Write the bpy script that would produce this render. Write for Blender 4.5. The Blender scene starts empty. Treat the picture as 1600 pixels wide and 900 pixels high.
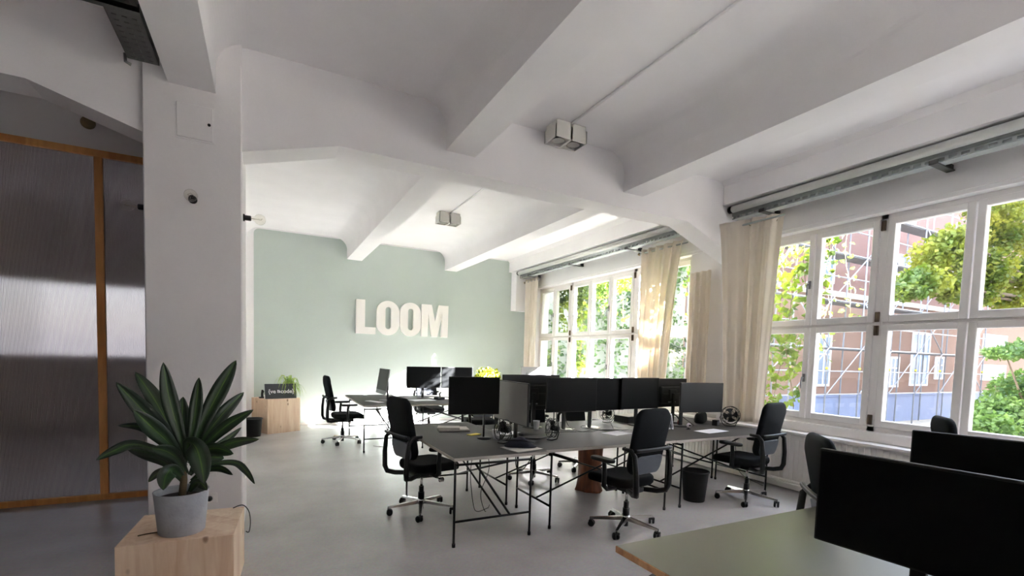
import bpy, bmesh, math, random
from mathutils import Vector, Matrix
random.seed(7)
S = bpy.context.scene
COL = S.collection
PI = math.pi

# ------------------------------------------------------------------ camera
F, CX, CY, H = 747.0, 800.0, 600.0, 1.58
def _d(p): return Vector((p[0]-CX, -(p[1]-CY), -F)).normalized()
_vy, _vx = _d((415, 545)), _d((2250, 600))
_z = _vx.cross(_vy).normalized()
_m = _vx+_vy; _n = _z.cross(_m)
_X = (_m-_n).normalized(); _Y = (_m+_n).normalized()
R3 = Matrix((_X, _Y, _z))            # camera -> world
def _ray(px, py): return R3 @ Vector((px-CX, -(py-CY), -F))
CAMP = Vector((0, 0, H))
def at_y(px, py, y): r = _ray(px, py); return CAMP + r*(y/r.y)
def at_z(px, py, z): r = _ray(px, py); return CAMP + r*((z-H)/r.z)
cam = bpy.data.cameras.new('camera')
cam.sensor_width = 36.0
cam.lens = F/1600*36.0
cam.shift_y = 150/1600
cam.clip_start = 0.05; cam.clip_end = 300
cob = bpy.data.objects.new('camera', cam); COL.objects.link(cob)
M4 = R3.to_4x4(); M4.translation = CAMP
cob.matrix_world = M4
S.camera = cob
S.view_settings.view_transform = 'Standard'
S.view_settings.look = 'None'
S.view_settings.exposure = 1.93
S.view_settings.gamma = 1.0
S.view_settings.use_curve_mapping = False
S.cycles.max_bounces = 16
S.cycles.diffuse_bounces = 8
S.cycles.transparent_max_bounces = 16
S.cycles.use_denoising = True
S.cycles.sample_clamp_indirect = 6.0

# ------------------------------------------------------------------ materials
def nodes(name):
    m = bpy.data.materials.new(name); m.use_nodes = True
    nt = m.node_tree; b = nt.nodes['Principled BSDF']
    return m, nt, b
def rgb(r, g, b):
    def f(c):
        c /= 255.0
        return c/12.92 if c <= 0.04045 else ((c+0.055)/1.055)**2.4
    return (f(r), f(g), f(b), 1.0)
def mat(name, col, rough=0.6, metal=0.0, var=0.06, scale=6.0, bump=0.0, bscale=60.0, spec=0.5, coat=0.0, vec=(1,1,1)):
    m, nt, b = nodes(name)
    tc = nt.nodes.new('ShaderNodeTexCoord')
    mp = nt.nodes.new('ShaderNodeMapping'); mp.inputs['Scale'].default_value = vec
    nt.links.new(tc.outputs['Object'], mp.inputs['Vector'])
    nz = nt.nodes.new('ShaderNodeTexNoise'); nz.inputs['Scale'].default_value = scale; nz.inputs['Detail'].default_value = 4
    nt.links.new(mp.outputs['Vector'], nz.inputs['Vector'])
    rp = nt.nodes.new('ShaderNodeValToRGB')
    lo = tuple(c*(1-var) for c in col[:3])+(1,); hi = tuple(min(1, c*(1+var)) for c in col[:3])+(1,)
    rp.color_ramp.elements[0].position = 0.3; rp.color_ramp.elements[0].color = lo
    rp.color_ramp.elements[1].position = 0.7; rp.color_ramp.elements[1].color = hi
    nt.links.new(nz.outputs['Fac'], rp.inputs['Fac'])
    nt.links.new(rp.outputs['Color'], b.inputs['Base Color'])
    b.inputs['Roughness'].default_value = rough
    b.inputs['Metallic'].default_value = metal
    b.inputs['Specular IOR Level'].default_value = spec
    b.inputs['Coat Weight'].default_value = coat
    if bump:
        n2 = nt.nodes.new('ShaderNodeTexNoise'); n2.inputs['Scale'].default_value = bscale; n2.inputs['Detail'].default_value = 3
        nt.links.new(mp.outputs['Vector'], n2.inputs['Vector'])
        bp = nt.nodes.new('ShaderNodeBump'); bp.inputs['Strength'].default_value = bump; bp.inputs['Distance'].default_value = 0.01
        nt.links.new(n2.outputs['Fac'], bp.inputs['Height'])
        nt.links.new(bp.outputs['Normal'], b.inputs['Normal'])
    return m
def wood(name, c1, c2, plank=0.16, axis=0, rough=0.55, knots=True):
    m, nt, b = nodes(name)
    L = nt.links.new
    tc = nt.nodes.new('ShaderNodeTexCoord')
    mp = nt.nodes.new('ShaderNodeMapping')
    mp.inputs['Scale'].default_value = [(14, 14, 1.6), (1.6, 14, 14), (14, 1.6, 14)][axis]
    L(tc.outputs['Object'], mp.inputs['Vector'])
    nz = nt.nodes.new('ShaderNodeTexNoise'); nz.inputs['Scale'].default_value = 1.4; nz.inputs['Detail'].default_value = 6; nz.inputs['Distortion'].default_value = 0.8
    L(mp.outputs['Vector'], nz.inputs['Vector'])
    sx = nt.nodes.new('ShaderNodeSeparateXYZ'); L(tc.outputs['Object'], sx.inputs[0])
    ad = nt.nodes.new('ShaderNodeMath'); ad.operation = 'ADD'
    if axis == 0: L(sx.outputs['X'], ad.inputs[0]); L(sx.outputs['Y'], ad.inputs[1])
    else: L(sx.outputs['Y' if axis == 1 else 'X'], ad.inputs[0]); ad.inputs[1].default_value = 0.0
    dv = nt.nodes.new('ShaderNodeMath'); dv.operation = 'DIVIDE'; dv.inputs[1].default_value = plank; L(ad.outputs[0], dv.inputs[0])
    fl = nt.nodes.new('ShaderNodeMath'); fl.operation = 'FLOOR'; L(dv.outputs[0], fl.inputs[0])
    wn = nt.nodes.new('ShaderNodeTexWhiteNoise'); wn.noise_dimensions = '1D'; L(fl.outputs[0], wn.inputs['W'])
    mx = nt.nodes.new('ShaderNodeMath'); mx.operation = 'MULTIPLY_ADD'; mx.inputs[1].default_value = 0.35; L(wn.outputs['Value'], mx.inputs[0]); L(nz.outputs['Fac'], mx.inputs[2])
    rp = nt.nodes.new('ShaderNodeValToRGB')
    rp.color_ramp.elements[0].position = 0.35; rp.color_ramp.elements[0].color = c2
    rp.color_ramp.elements[1].position = 0.95; rp.color_ramp.elements[1].color = c1
    L(mx.outputs[0], rp.inputs['Fac'])
    out = rp.outputs['Color']
    if knots:
        vo = nt.nodes.new('ShaderNodeTexVoronoi'); vo.inputs['Scale'].default_value = 5.5
        m2 = nt.nodes.new('ShaderNodeMapping'); m2.inputs['Scale'].default_value = [(1, 1, .6), (.6, 1, 1), (1, .6, 1)][axis]
        L(tc.outputs['Object'], m2.inputs['Vector']); L(m2.outputs['Vector'], vo.inputs['Vector'])
        kr = nt.nodes.new('ShaderNodeValToRGB')
        kr.color_ramp.elements[0].position = 0.05; kr.color_ramp.elements[0].color = (.25, .12, .05, 1)
        kr.color_ramp.elements[1].position = 0.11; kr.color_ramp.elements[1].color = (1, 1, 1, 1)
        L(vo.outputs['Distance'], kr.inputs['Fac'])
        mm = nt.nodes.new('ShaderNodeMix'); mm.data_type = 'RGBA'; mm.blend_type = 'MULTIPLY'; mm.inputs['Factor'].default_value = 0.75
        L(out, mm.inputs['A']); L(kr.outputs['Color'], mm.inputs['B']); out = mm.outputs['Result']
    L(out, b.inputs['Base Color'])
    b.inputs['Roughness'].default_value = rough
    return m
def glass(name, tint=(1, 1, 1, 1), ior=1.45):
    m = bpy.data.materials.new(name); m.use_nodes = True
    nt = m.node_tree; nt.nodes.clear(); L = nt.links.new
    o = nt.nodes.new('ShaderNodeOutputMaterial')
    t = nt.nodes.new('ShaderNodeBsdfTransparent'); t.inputs['Color'].default_value = tint
    g = nt.nodes.new('ShaderNodeBsdfGlossy'); g.inputs['Roughness'].default_value = 0.02
    fr = nt.nodes.new('ShaderNodeFresnel')
    ge = nt.nodes.new('ShaderNodeNewGeometry'); mr = nt.nodes.new('ShaderNodeMapRange')
    mr.inputs['To Min'].default_value = ior; mr.inputs['To Max'].default_value = 1/ior
    L(ge.outputs['Backfacing'], mr.inputs['Value']); L(mr.outputs['Result'], fr.inputs['IOR'])
    mx = nt.nodes.new('ShaderNodeMixShader')
    L(fr.outputs[0], mx.inputs[0]); L(t.outputs[0], mx.inputs[1]); L(g.outputs[0], mx.inputs[2]); L(mx.outputs[0], o.inputs['Surface'])
    return m
def leafmat(name, c1, c2, trans=0.4, scale=3.0, rough=0.45):
    m = bpy.data.materials.new(name); m.use_nodes = True
    nt = m.node_tree; nt.nodes.clear(); L = nt.links.new
    o = nt.nodes.new('ShaderNodeOutputMaterial')
    tc = nt.nodes.new('ShaderNodeTexCoord')
    nz = nt.nodes.new('ShaderNodeTexNoise'); nz.inputs['Scale'].default_value = scale; nz.inputs['Detail'].default_value = 5
    L(tc.outputs['Object'], nz.inputs['Vector'])
    rp = nt.nodes.new('ShaderNodeValToRGB')
    rp.color_ramp.elements[0].position = 0.35; rp.color_ramp.elements[0].color = c1
    rp.color_ramp.elements[1].position = 0.65; rp.color_ramp.elements[1].color = c2
    L(nz.outputs['Fac'], rp.inputs['Fac'])
    d = nt.nodes.new('ShaderNodeBsdfPrincipled'); d.inputs['Roughness'].default_value = rough
    t = nt.nodes.new('ShaderNodeBsdfTranslucent')
    L(rp.outputs['Color'], d.inputs['Base Color']); L(rp.outputs['Color'], t.inputs['Color'])
    mx = nt.nodes.new('ShaderNodeMixShader'); mx.inputs[0].default_value = trans
    L(d.outputs[0], mx.inputs[1]); L(t.outputs[0], mx.inputs[2]); L(mx.outputs[0], o.inputs['Surface'])
    return m
def ribmat(name):
    # twin-wall polycarbonate: rough see-through sheet with fine vertical ribs
    m, nt, b = nodes(name); L = nt.links.new
    tc = nt.nodes.new('ShaderNodeTexCoord')
    wv = nt.nodes.new('ShaderNodeTexWave'); wv.wave_type = 'BANDS'; wv.bands_direction = 'X'; wv.inputs['Scale'].default_value = 30.0
    L(tc.outputs['Object'], wv.inputs['Vector'])
    bp = nt.nodes.new('ShaderNodeBump'); bp.inputs['Strength'].default_value = 0.6; bp.inputs['Distance'].default_value = 0.01
    L(wv.outputs['Fac'], bp.inputs['Height']); L(bp.outputs['Normal'], b.inputs['Normal'])
    b.inputs['Base Color'].default_value = rgb(160, 150, 142)
    b.inputs['Transmission Weight'].default_value = 0.42
    b.inputs['Roughness'].default_value = 0.16
    b.inputs['IOR'].default_value = 1.12
    return m
def floormat():
    m, nt, b = nodes('polished_concrete'); L = nt.links.new
    tc = nt.nodes.new('ShaderNodeTexCoord')
    n1 = nt.nodes.new('ShaderNodeTexNoise'); n1.inputs['Scale'].default_value = 0.9; n1.inputs['Detail'].default_value = 8; n1.inputs['Roughness'].default_value = 0.62
    L(tc.outputs['Object'], n1.inputs['Vector'])
    rp = nt.nodes.new('ShaderNodeValToRGB')
    rp.color_ramp.elements[0].position = 0.3; rp.color_ramp.elements[0].color = rgb(152, 149, 148)
    rp.color_ramp.elements[1].position = 0.72; rp.color_ramp.elements[1].color = rgb(192, 188, 187)
    L(n1.outputs['Fac'], rp.inputs['Fac'])
    n2 = nt.nodes.new('ShaderNodeTexNoise'); n2.inputs['Scale'].default_value = 45; n2.inputs['Detail'].default_value = 3
    L(tc.outputs['Object'], n2.inputs['Vector'])
    mm = nt.nodes.new('ShaderNodeMix'); mm.data_type = 'RGBA'; mm.blend_type = 'OVERLAY'; mm.inputs['Factor'].default_value = 0.22
    L(rp.outputs['Color'], mm.inputs['A']); L(n2.outputs['Color'], mm.inputs['B']); L(mm.outputs['Result'], b.inputs['Base Color'])
    r2 = nt.nodes.new('ShaderNodeMapRange'); r2.inputs['To Min'].default_value = 0.22; r2.inputs['To Max'].default_value = 0.48
    n3 = nt.nodes.new('ShaderNodeTexNoise'); n3.inputs['Scale'].default_value = 1.7; n3.inputs['Detail'].default_value = 5
    L(tc.outputs['Object'], n3.inputs['Vector']); L(n3.outputs['Fac'], r2.inputs['Value']); L(r2.outputs['Result'], b.inputs['Roughness'])
    b.inputs['Specular IOR Level'].default_value = 0.6
    return m
def plantmat(name):
    # dracaena blade: dark margins, pale yellow-green middle stripes, from the blade's own UV
    m, nt, b = nodes(name); L = nt.links.new
    uv = nt.nodes.new('ShaderNodeUVMap'); uv.uv_map = 'UVMap'
    sx = nt.nodes.new('ShaderNodeSeparateXYZ'); L(uv.outputs['UV'], sx.inputs[0])
    nz = nt.nodes.new('ShaderNodeTexNoise'); nz.inputs['Scale'].default_value = 1.0; nz.inputs['Detail'].default_value = 3
    mp = nt.nodes.new('ShaderNodeMapping'); mp.inputs['Scale'].default_value = (22, 1.2, 1); L(uv.outputs['UV'], mp.inputs['Vector']); L(mp.outputs['Vector'], nz.inputs['Vector'])
    ma = nt.nodes.new('ShaderNodeMath'); ma.operation = 'MULTIPLY_ADD'; ma.inputs[1].default_value = 0.5; L(nz.outputs['Fac'], ma.inputs[0]); L(sx.outputs['X'], ma.inputs[2])
    rp = nt.nodes.new('ShaderNodeValToRGB'); e = rp.color_ramp.elements
    e[0].position = 0.42; e[0].color = rgb(17, 36, 17); e[1].position = 1.08; e[1].color = rgb(17, 36, 17)
    e1 = e.new(0.70); e1.color = rgb(34, 62, 24)
    e2 = e.new(0.75); e2.color = rgb(84, 112, 42)
    e3 = e.new(0.80); e3.color = rgb(28, 54, 22)
    L(ma.outputs[0], rp.inputs['Fac']); L(rp.outputs['Color'], b.inputs['Base Color'])
    b.inputs['Roughness'].default_value = 0.38
    return m

M = dict(
    floor=floormat(),
    white=mat('white_plaster', rgb(239, 237, 238), 0.85, var=0.025, scale=2.0, bump=0.12, bscale=18),
    pillar=mat('painted_pillar_plaster', rgb(232, 229, 229), 0.8, var=0.025, scale=2.5, bump=0.12, bscale=22),
    darkwall=mat('taupe_wall_paint', rgb(176, 172, 168), 0.85, var=0.04, scale=1.5),
    rearwall=mat('dark_taupe_wall_paint', rgb(92, 88, 84), 0.85, var=0.04, scale=1.5),
    green=mat('sage_green_wall_paint', rgb(182, 192, 186), 0.8, var=0.02, scale=1.5, bump=0.05, bscale=25),
    frame=mat('white_window_lacquer', rgb(238, 235, 233), 0.4, var=0.02, scale=5),
    sill=mat('white_sill', rgb(230, 226, 223), 0.5, var=0.04, scale=5),
    convector=mat('radiator_cover_enamel', rgb(228, 225, 221), 0.5, var=0.03, scale=3),
    letter=mat('white_letter_board', rgb(244, 240, 236), 0.6, var=0.02, scale=4),
    glass=glass('window_glass', (0.95, 0.97, 0.96, 1)),
    bulb=glass('bulb_glass', (0.97, 0.96, 0.93, 1), 1.5),
    cup=mat('whitish_plastic', rgb(206, 208, 210), 0.3, var=0.03, scale=8),
    poly=ribmat('ribbed_polycarbonate'),
    pine=wood('pine_frame', rgb(232, 170, 104), rgb(204, 138, 76), 0.3, 0, 0.5, False),
    crate=wood('spruce_board', rgb(246, 224, 198), rgb(218, 182, 150), 0.14, 0),
    stump=wood('tree_stump_wood', rgb(150, 88, 48), rgb(86, 46, 22), 0.07, 0, 0.6, False),
    ply=wood('plywood_edge', rgb(206, 160, 116), rgb(160, 112, 72), 0.05, 1, 0.5, False),
    desk=mat('dark_grey_linoleum', rgb(62, 60, 57), 0.55, var=0.05, scale=3, spec=0.25),
    deskfg=mat('olive_grey_linoleum', rgb(112, 112, 98), 0.36, var=0.03, scale=3),
    deskedge=mat('grey_board_edge', rgb(170, 164, 156), 0.5, var=0.05, scale=8),
    steel=mat('black_steel_tube', rgb(12, 11, 11), 0.42, metal=0.4, var=0.1, scale=20),
    black=mat('black_plastic', rgb(10, 10, 11), 0.42, var=0.1, scale=20, spec=0.35),
    blackm=mat('matte_black_plastic', rgb(9, 9, 10), 0.6, var=0.1, scale=20),
    screen=mat('dark_screen', rgb(4, 5, 6), 0.4, var=0.05, scale=3, spec=0.12),
    screen_sheen=mat('painted_sheen_screen', rgb(124, 122, 118), 0.4, var=0.05, scale=3),  # room reflection painted into the base colour as grey
    screenm=mat('matte_screen', rgb(18, 19, 20), 0.4, var=0.05, scale=3, spec=0.3),
    fabric=mat('black_upholstery', rgb(10, 11, 14), 0.85, var=0.15, scale=60, bump=0.3, bscale=260, spec=0.15),
    mesh=mat('dark_backrest_fabric', rgb(11, 14, 19), 0.75, var=0.12, scale=60, bump=0.25, bscale=240, spec=0.15),
    lumbar=mat('grey_lumbar_plastic', rgb(78, 84, 92), 0.35, var=0.05, scale=10),
    alu=mat('polished_aluminium', rgb(200, 198, 196), 0.22, metal=1.0, var=0.03, scale=10),
    silver=mat('silver_aluminium', rgb(128, 128, 132), 0.4, metal=0.6, var=0.03, scale=10),
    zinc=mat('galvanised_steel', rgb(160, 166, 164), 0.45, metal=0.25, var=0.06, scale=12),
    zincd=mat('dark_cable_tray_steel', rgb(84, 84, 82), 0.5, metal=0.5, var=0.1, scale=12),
    pipe=mat('white_enamel_pipe', rgb(198, 198, 194), 0.3, var=0.03, scale=6),
    concrete=mat('grey_concrete_pot', rgb(160, 162, 168), 0.75, var=0.09, scale=14, bump=0.2, bscale=60),
    soil=mat('dark_soil', rgb(38, 28, 22), 0.95, var=0.3, scale=40, bump=0.6, bscale=80),
    leaf=plantmat('striped_dracaena_leaf'),
    spider=leafmat('pale_spider_plant_leaf', rgb(104, 140, 52), rgb(178, 198, 110), 0.3, 8),
    yellowleaf=leafmat('yellow_green_leaf', rgb(104, 118, 22), rgb(160, 158, 46), 0.45, 14),
    stem=mat('brown_plant_stem', rgb(92, 76, 50), 0.8, var=0.2, scale=20),
    curtain=None,
    paper=mat('white_paper', rgb(236, 236, 240), 0.7, var=0.02, scale=6),
    paperg=mat('grey_paper_pad', rgb(196, 192, 184), 0.7, var=0.04, scale=6),
    navy=mat('navy_felt', rgb(18, 20, 36), 0.85, var=0.2, scale=30, bump=0.3, bscale=120),
    red=mat('dark_red_cloth', rgb(92, 30, 30), 0.8, var=0.2, scale=20),
    brass=mat('old_brass', rgb(128, 112, 84), 0.4, metal=0.8, var=0.1, scale=10),
    hinge=mat('bronze_hinge', rgb(96, 82, 66), 0.45, metal=0.6, var=0.1, scale=14),
    board=mat('anthracite_sign_board', rgb(52, 56, 62), 0.6, var=0.05, scale=6),
    cable=mat('black_cable_rubber', rgb(22, 21, 20), 0.55, var=0.1, scale=20),
    lightbox=mat('white_lamp_housing', rgb(214, 212, 206), 0.5, var=0.03, scale=6),
    reflector=mat('lamp_reflector', rgb(150, 146, 138), 0.3, metal=0.7, var=0.05, scale=12),
    facade=mat('apricot_render', rgb(138, 112, 98), 0.9, var=0.06, scale=0.5, bump=0.1, bscale=8),
    facadeg=mat('grey_green_render', rgb(120, 124, 112), 0.9, var=0.12, scale=0.8),
    brick=mat('pinkish_upper_render', rgb(132, 103, 96), 0.9, var=0.06, scale=0.6),
    offwall=mat('neighbouring_render', rgb(206, 196, 182), 0.9, var=0.05, scale=0.5),
    winblue=mat('reflecting_house_window', rgb(118, 142, 168), 0.12, var=0.1, scale=1.2),
    ground=mat('courtyard_gravel', rgb(150, 144, 132), 0.95, var=0.15, scale=3),
    deckw=mat('weathered_scaffold_deck', rgb(112, 112, 112), 0.7, var=0.15, scale=4),
    scaff=mat('galvanised_scaffold_tube', rgb(150, 153, 158), 0.4, metal=0.25, var=0.05, scale=6),
    tarp=mat('pale_blue_parapet_sheet', rgb(112, 126, 156), 0.6, var=0.05, scale=2),
    tree=leafmat('maple_leaf_green', rgb(66, 90, 26), rgb(150, 150, 50), 0.5, 1.1),
    bush=leafmat('shrub_leaf_green', rgb(52, 82, 38), rgb(110, 136, 64), 0.5, 1.6),
    redleaf=leafmat('reddish_autumn_leaf', rgb(110, 54, 36), rgb(150, 96, 60), 0.45, 2.0),
    ivy=leafmat('ivy_leaf_green', rgb(50, 76, 18), rgb(118, 134, 36), 0.55, 2.2),
    ivyd=leafmat('ivy_wall_leaf', rgb(44, 70, 34), rgb(96, 124, 64), 0.35, 1.4),
    bark=mat('grey_brown_bark', rgb(92, 78, 62), 0.9, var=0.25, scale=8, bump=0.5, bscale=20),
    yellow=mat('yellow_coupler', rgb(214, 200, 60), 0.5, var=0.05, scale=8),
)
def curtain_mat():
    m = bpy.data.materials.new('cream_linen'); m.use_nodes = True
    nt = m.node_tree; nt.nodes.clear(); L = nt.links.new
    o = nt.nodes.new('ShaderNodeOutputMaterial'); tc = nt.nodes.new('ShaderNodeTexCoord')
    nz = nt.nodes.new('ShaderNodeTexNoise'); nz.inputs['Scale'].default_value = 3; nz.inputs['Detail'].default_value = 6; L(tc.outputs['Object'], nz.inputs['Vector'])
    rp = nt.nodes.new('ShaderNodeValToRGB'); rp.color_ramp.elements[0].color = rgb(226, 217, 204); rp.color_ramp.elements[1].color = rgb(242, 236, 226)
    L(nz.outputs['Fac'], rp.inputs['Fac'])
    d = nt.nodes.new('ShaderNodeBsdfDiffuse'); t = nt.nodes.new('ShaderNodeBsdfTranslucent')
    L(rp.outputs['Color'], d.inputs['Color']); L(rp.outputs['Color'], t.inputs['Color'])
    mx = nt.nodes.new('ShaderNodeMixShader'); mx.inputs[0].default_value = 0.35
    L(d.outputs[0], mx.inputs[1]); L(t.outputs[0], mx.inputs[2]); L(mx.outputs[0], o.inputs['Surface'])
    return m
M['curtain'] = curtain_mat()

# ------------------------------------------------------------------ mesh helpers
class MB:
    def __init__(s): s.bm = bmesh.new(); s.mats = []
    def _mi(s, m):
        if m is None: return 0
        if m not in s.mats: s.mats.append(m)
        return s.mats.index(m)
    def box(s, x0, x1, y0, y1, z0, z1, m=None, bev=0.0, seg=2, mtx=None):
        r = bmesh.ops.create_cube(s.bm, size=1.0)
        vs = r['verts']
        for v in vs:
            v.co = Vector(((x0+x1)/2+v.co.x*(x1-x0), (y0+y1)/2+v.co.y*(y1-y0), (z0+z1)/2+v.co.z*(z1-z0)))
        if bev:
            es = list({e for v in vs for e in v.link_edges})
            rr = bmesh.ops.bevel(s.bm, geom=es, offset=bev, segments=seg, affect='EDGES', profile=0.5)
            vs = list({v for f in rr['faces'] for v in f.verts} | {v for v in vs if v.is_valid})
        if mtx: bmesh.ops.transform(s.bm, matrix=mtx, verts=vs)
        k = s._mi(m)
        for f in {f for v in vs for f in v.link_faces}: f.material_index = k
        return vs
    def tube(s, pts, r, n=8, m=None, cap=True, closed=False):
        P = [Vector(p) for p in pts]; k = s._mi(m); rings = []
        N = len(P)
        rr = r if isinstance(r, (list, tuple)) else [r]*N
        up = None
        for i, p in enumerate(P):
            if closed: t = (P[(i+1) % N]-P[i-1])
            else: t = (P[min(i+1, N-1)]-P[max(i-1, 0)])
            t.normalize()
            if up is None:
                up = Vector((0, 0, 1)) if abs(t.z) < 0.9 else Vector((1, 0, 0))
            a = t.cross(up); 
            if a.length < 1e-6: a = t.orthogonal()
            a.normalize(); b = a.cross(t); up = b
            rings.append([s.bm.verts.new(p+(a*math.cos(2*PI*j/n)+b*math.sin(2*PI*j/n))*rr[i]) for j in range(n)])
        last = N if closed else N-1
        for i in range(last):
            A, B = rings[i], rings[(i+1) % N]
            for j in range(n):
                f = s.bm.faces.new((A[j], A[(j+1) % n], B[(j+1) % n], B[j])); f.material_index = k; f.smooth = True
        if cap and not closed:
            for ring in (rings[0], rings[-1]):
                f = s.bm.faces.new(ring); f.material_index = k
        return s
    def lathe(s, prof, c=(0, 0, 0), n=24, m=None, axis='z', mtx=None):
        k = s._mi(m); rings = []; c = Vector(c)
        for (r, h) in prof:
            ring = []
            for j in range(n):
                a = 2*PI*j/n
                v = Vector((r*math.cos(a), r*math.sin(a), h))
                if axis == 'x': v = Vector((v.z, v.x, v.y))
                elif axis == 'y': v = Vector((v.x, v.z, v.y))
                v = c+v
                if mtx: v = mtx @ v
                ring.append(s.bm.verts.new(v))
            rings.append(ring)
        for A, B in zip(rings, rings[1:]):
            for j in range(n):
                f = s.bm.faces.new((A[j], A[(j+1) % n], B[(j+1) % n], B[j])); f.material_index = k; f.smooth = True
        for ring, r in ((rings[0], prof[0][0]), (rings[-1], prof[-1][0])):
            if r > 1e-4:
                f = s.bm.faces.new(ring); f.material_index = k
        return s
    def prism(s, poly, fn, w0, w1, m=None):
        """poly: list of 2D pts, fn(u, v, w)->Vector"""
        k = s._mi(m)
        A = [s.bm.verts.new(fn(u, v, w0)) for u, v in poly]; B = [s.bm.verts.new(fn(u, v, w1)) for u, v in poly]
        n = len(poly)
        for i in range(n):
            f = s.bm.faces.new((A[i], A[(i+1) % n], B[(i+1) % n], B[i])); f.material_index = k
        for ring in (A, B):
            f = s.bm.faces.new(ring); f.material_index = k
        return s
    def ringprism(s, outer, inner, fn, w0, w1, m=None):
        k = s._mi(m); n = len(outer)
        V = [[[s.bm.verts.new(fn(u, v, w)) for u, v in P] for w in (w0, w1)] for P in (outer, inner)]
        for i in range(n):
            j = (i+1) % n
            for q in ((V[0][0][i], V[0][0][j], V[0][1][j], V[0][1][i]), (V[1][0][i], V[1][0][j], V[1][1][j], V[1][1][i]),
                      (V[0][0][i], V[0][0][j], V[1][0][j], V[1][0][i]), (V[0][1][i], V[0][1][j], V[1][1][j], V[1][1][i])):
                f = s.bm.faces.new(q); f.material_index = k
        return s
    def pad(s, outline, t, r, fn, dome=0.0, m=None):
        """cushion from 2D outline; fn(u,v,w) deforms"""
        k = s._mi(m); n = len(outline)
        cu = sum(p[0] for p in outline)/n; cv = sum(p[1] for p in outline)/n
        def ring(sc, ins, w):
            out = []
            for u, v in outline:
                du, dv = u-cu, v-cv; L = math.hypot(du, dv)
                q = max(0.0, sc*(L-ins)/L)
                out.append(s.bm.verts.new(fn(cu+du*q, cv+dv*q, w)))
            return out
        rings = []
        for sc in (0.05, 0.35, 0.65, 0.88): rings.append(ring(sc, r, t/2+dome*(1-sc*sc)))
        for a in (90, 60, 30, 0): 
            A = math.radians(a); rings.append(ring(1, r*(1-math.cos(A)), t/2-r+r*math.sin(A)))
        for a in (0, -30, -60, -90):
            A = math.radians(a); rings.append(ring(1, r*(1-math.cos(A)), -t/2+r+r*math.sin(A)))
        for sc in (0.88, 0.65, 0.35, 0.05): rings.append(ring(sc, r, -t/2))
        for A, B in zip(rings, rings[1:]):
            for j in range(n):
                f = s.bm.faces.new((A[j], A[(j+1) % n], B[(j+1) % n], B[j])); f.material_index = k; f.smooth = True
        for q in (rings[0], rings[-1]):
            f = s.bm.faces.new(q); f.material_index = k; f.smooth = True
        return s
    def leafquad(s, c, size, m=None, nrm=None):
        k = s._mi(m)
        d = Vector((random.gauss(0, 1), random.gauss(0, 1), random.gauss(-0.4, 0.7))).normalized()
        a = d.orthogonal().normalized(); a.rotate(Matrix.Rotation(random.uniform(0, 6.28), 3, d))
        w = size*0.42; n = d.cross(a)*size*0.12
        p = Vector(c)
        v = [s.bm.verts.new(q) for q in (p, p+d*size*0.45+a*w+n, p+d*size, p+d*size*0.45-a*w+n)]
        f = s.bm.faces.new((v[0], v[1], v[2])); f.material_index = k
        f = s.bm.faces.new((v[0], v[2], v[3])); f.material_index = k
    def build(s, name, m=None, parent=None, label=None, smooth=False):
        bmesh.ops.recalc_face_normals(s.bm, faces=s.bm.faces[:])
        me = bpy.data.meshes.new(name); s.bm.to_mesh(me); s.bm.free()
        ms = s.mats if s.mats else []
        if m is not None:
            if not ms: ms = [m]
        for q in ms: me.materials.append(q)
        if smooth:
            for p in me.polygons: p.use_smooth = True
        o = bpy.data.objects.new(name, me); COL.objects.link(o)
        if parent is not None: o.parent = parent
        if label: o['label'] = label
        return o
def tag(o, label=None, cat=None, group=None, kind=None):
    if label: o['label'] = label
    if cat: o['category'] = cat
    if group: o['group'] = group
    if kind: o['kind'] = kind
    return o
def thing(name, label, cat, loc=(0, 0, 0), rz=0.0, group=None):
    o = bpy.data.objects.new(name, None); COL.objects.link(o)
    o.empty_display_size = 0.05
    o.location = loc; o.rotation_euler = (0, 0, rz)
    return tag(o, label, cat, group)
def struct(name, mb, m): return tag(mb.build(name, m), kind='structure')
def dup(root, loc, rz, label, group=None):
    def cp(o, par):
        c = o.copy(); COL.objects.link(c)
        if par is not None: c.parent = par
        for ch in list(o.children): cp(ch, c)
        return c
    r = cp(root, None); r.location = loc; r.rotation_euler = (0, 0, rz); r['label'] = label
    if group: r['group'] = group
    return r
def rrect(w, h, r, n=6, top=None):
    """rounded rectangle outline centred at 0; top: width multiplier at the top"""
    pts = []
    for cx, cy, a0 in ((w/2-r, h/2-r, 0), (-w/2+r, h/2-r, 90), (-w/2+r, -h/2+r, 180), (w/2-r, -h/2+r, 270)):
        for i in range(n+1):
            a = math.radians(a0+90*i/n); pts.append((cx+r*math.cos(a), cy+r*math.sin(a)))
    return pts

# ================================================================== ROOM SHELL
CEIL = 3.98; WX = 6.1
YB = 10.9
BEAMS = [(-2.85, -2.55), (-0.65, -0.345), (1.55, 1.86), (3.75, 4.05)]
BZ = 3.55
# floor
b = MB(); b.box(-5.2, 6.35, -4.2, 11.1, -0.12, 0.0); struct('floor', b, M['floor'])
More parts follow.
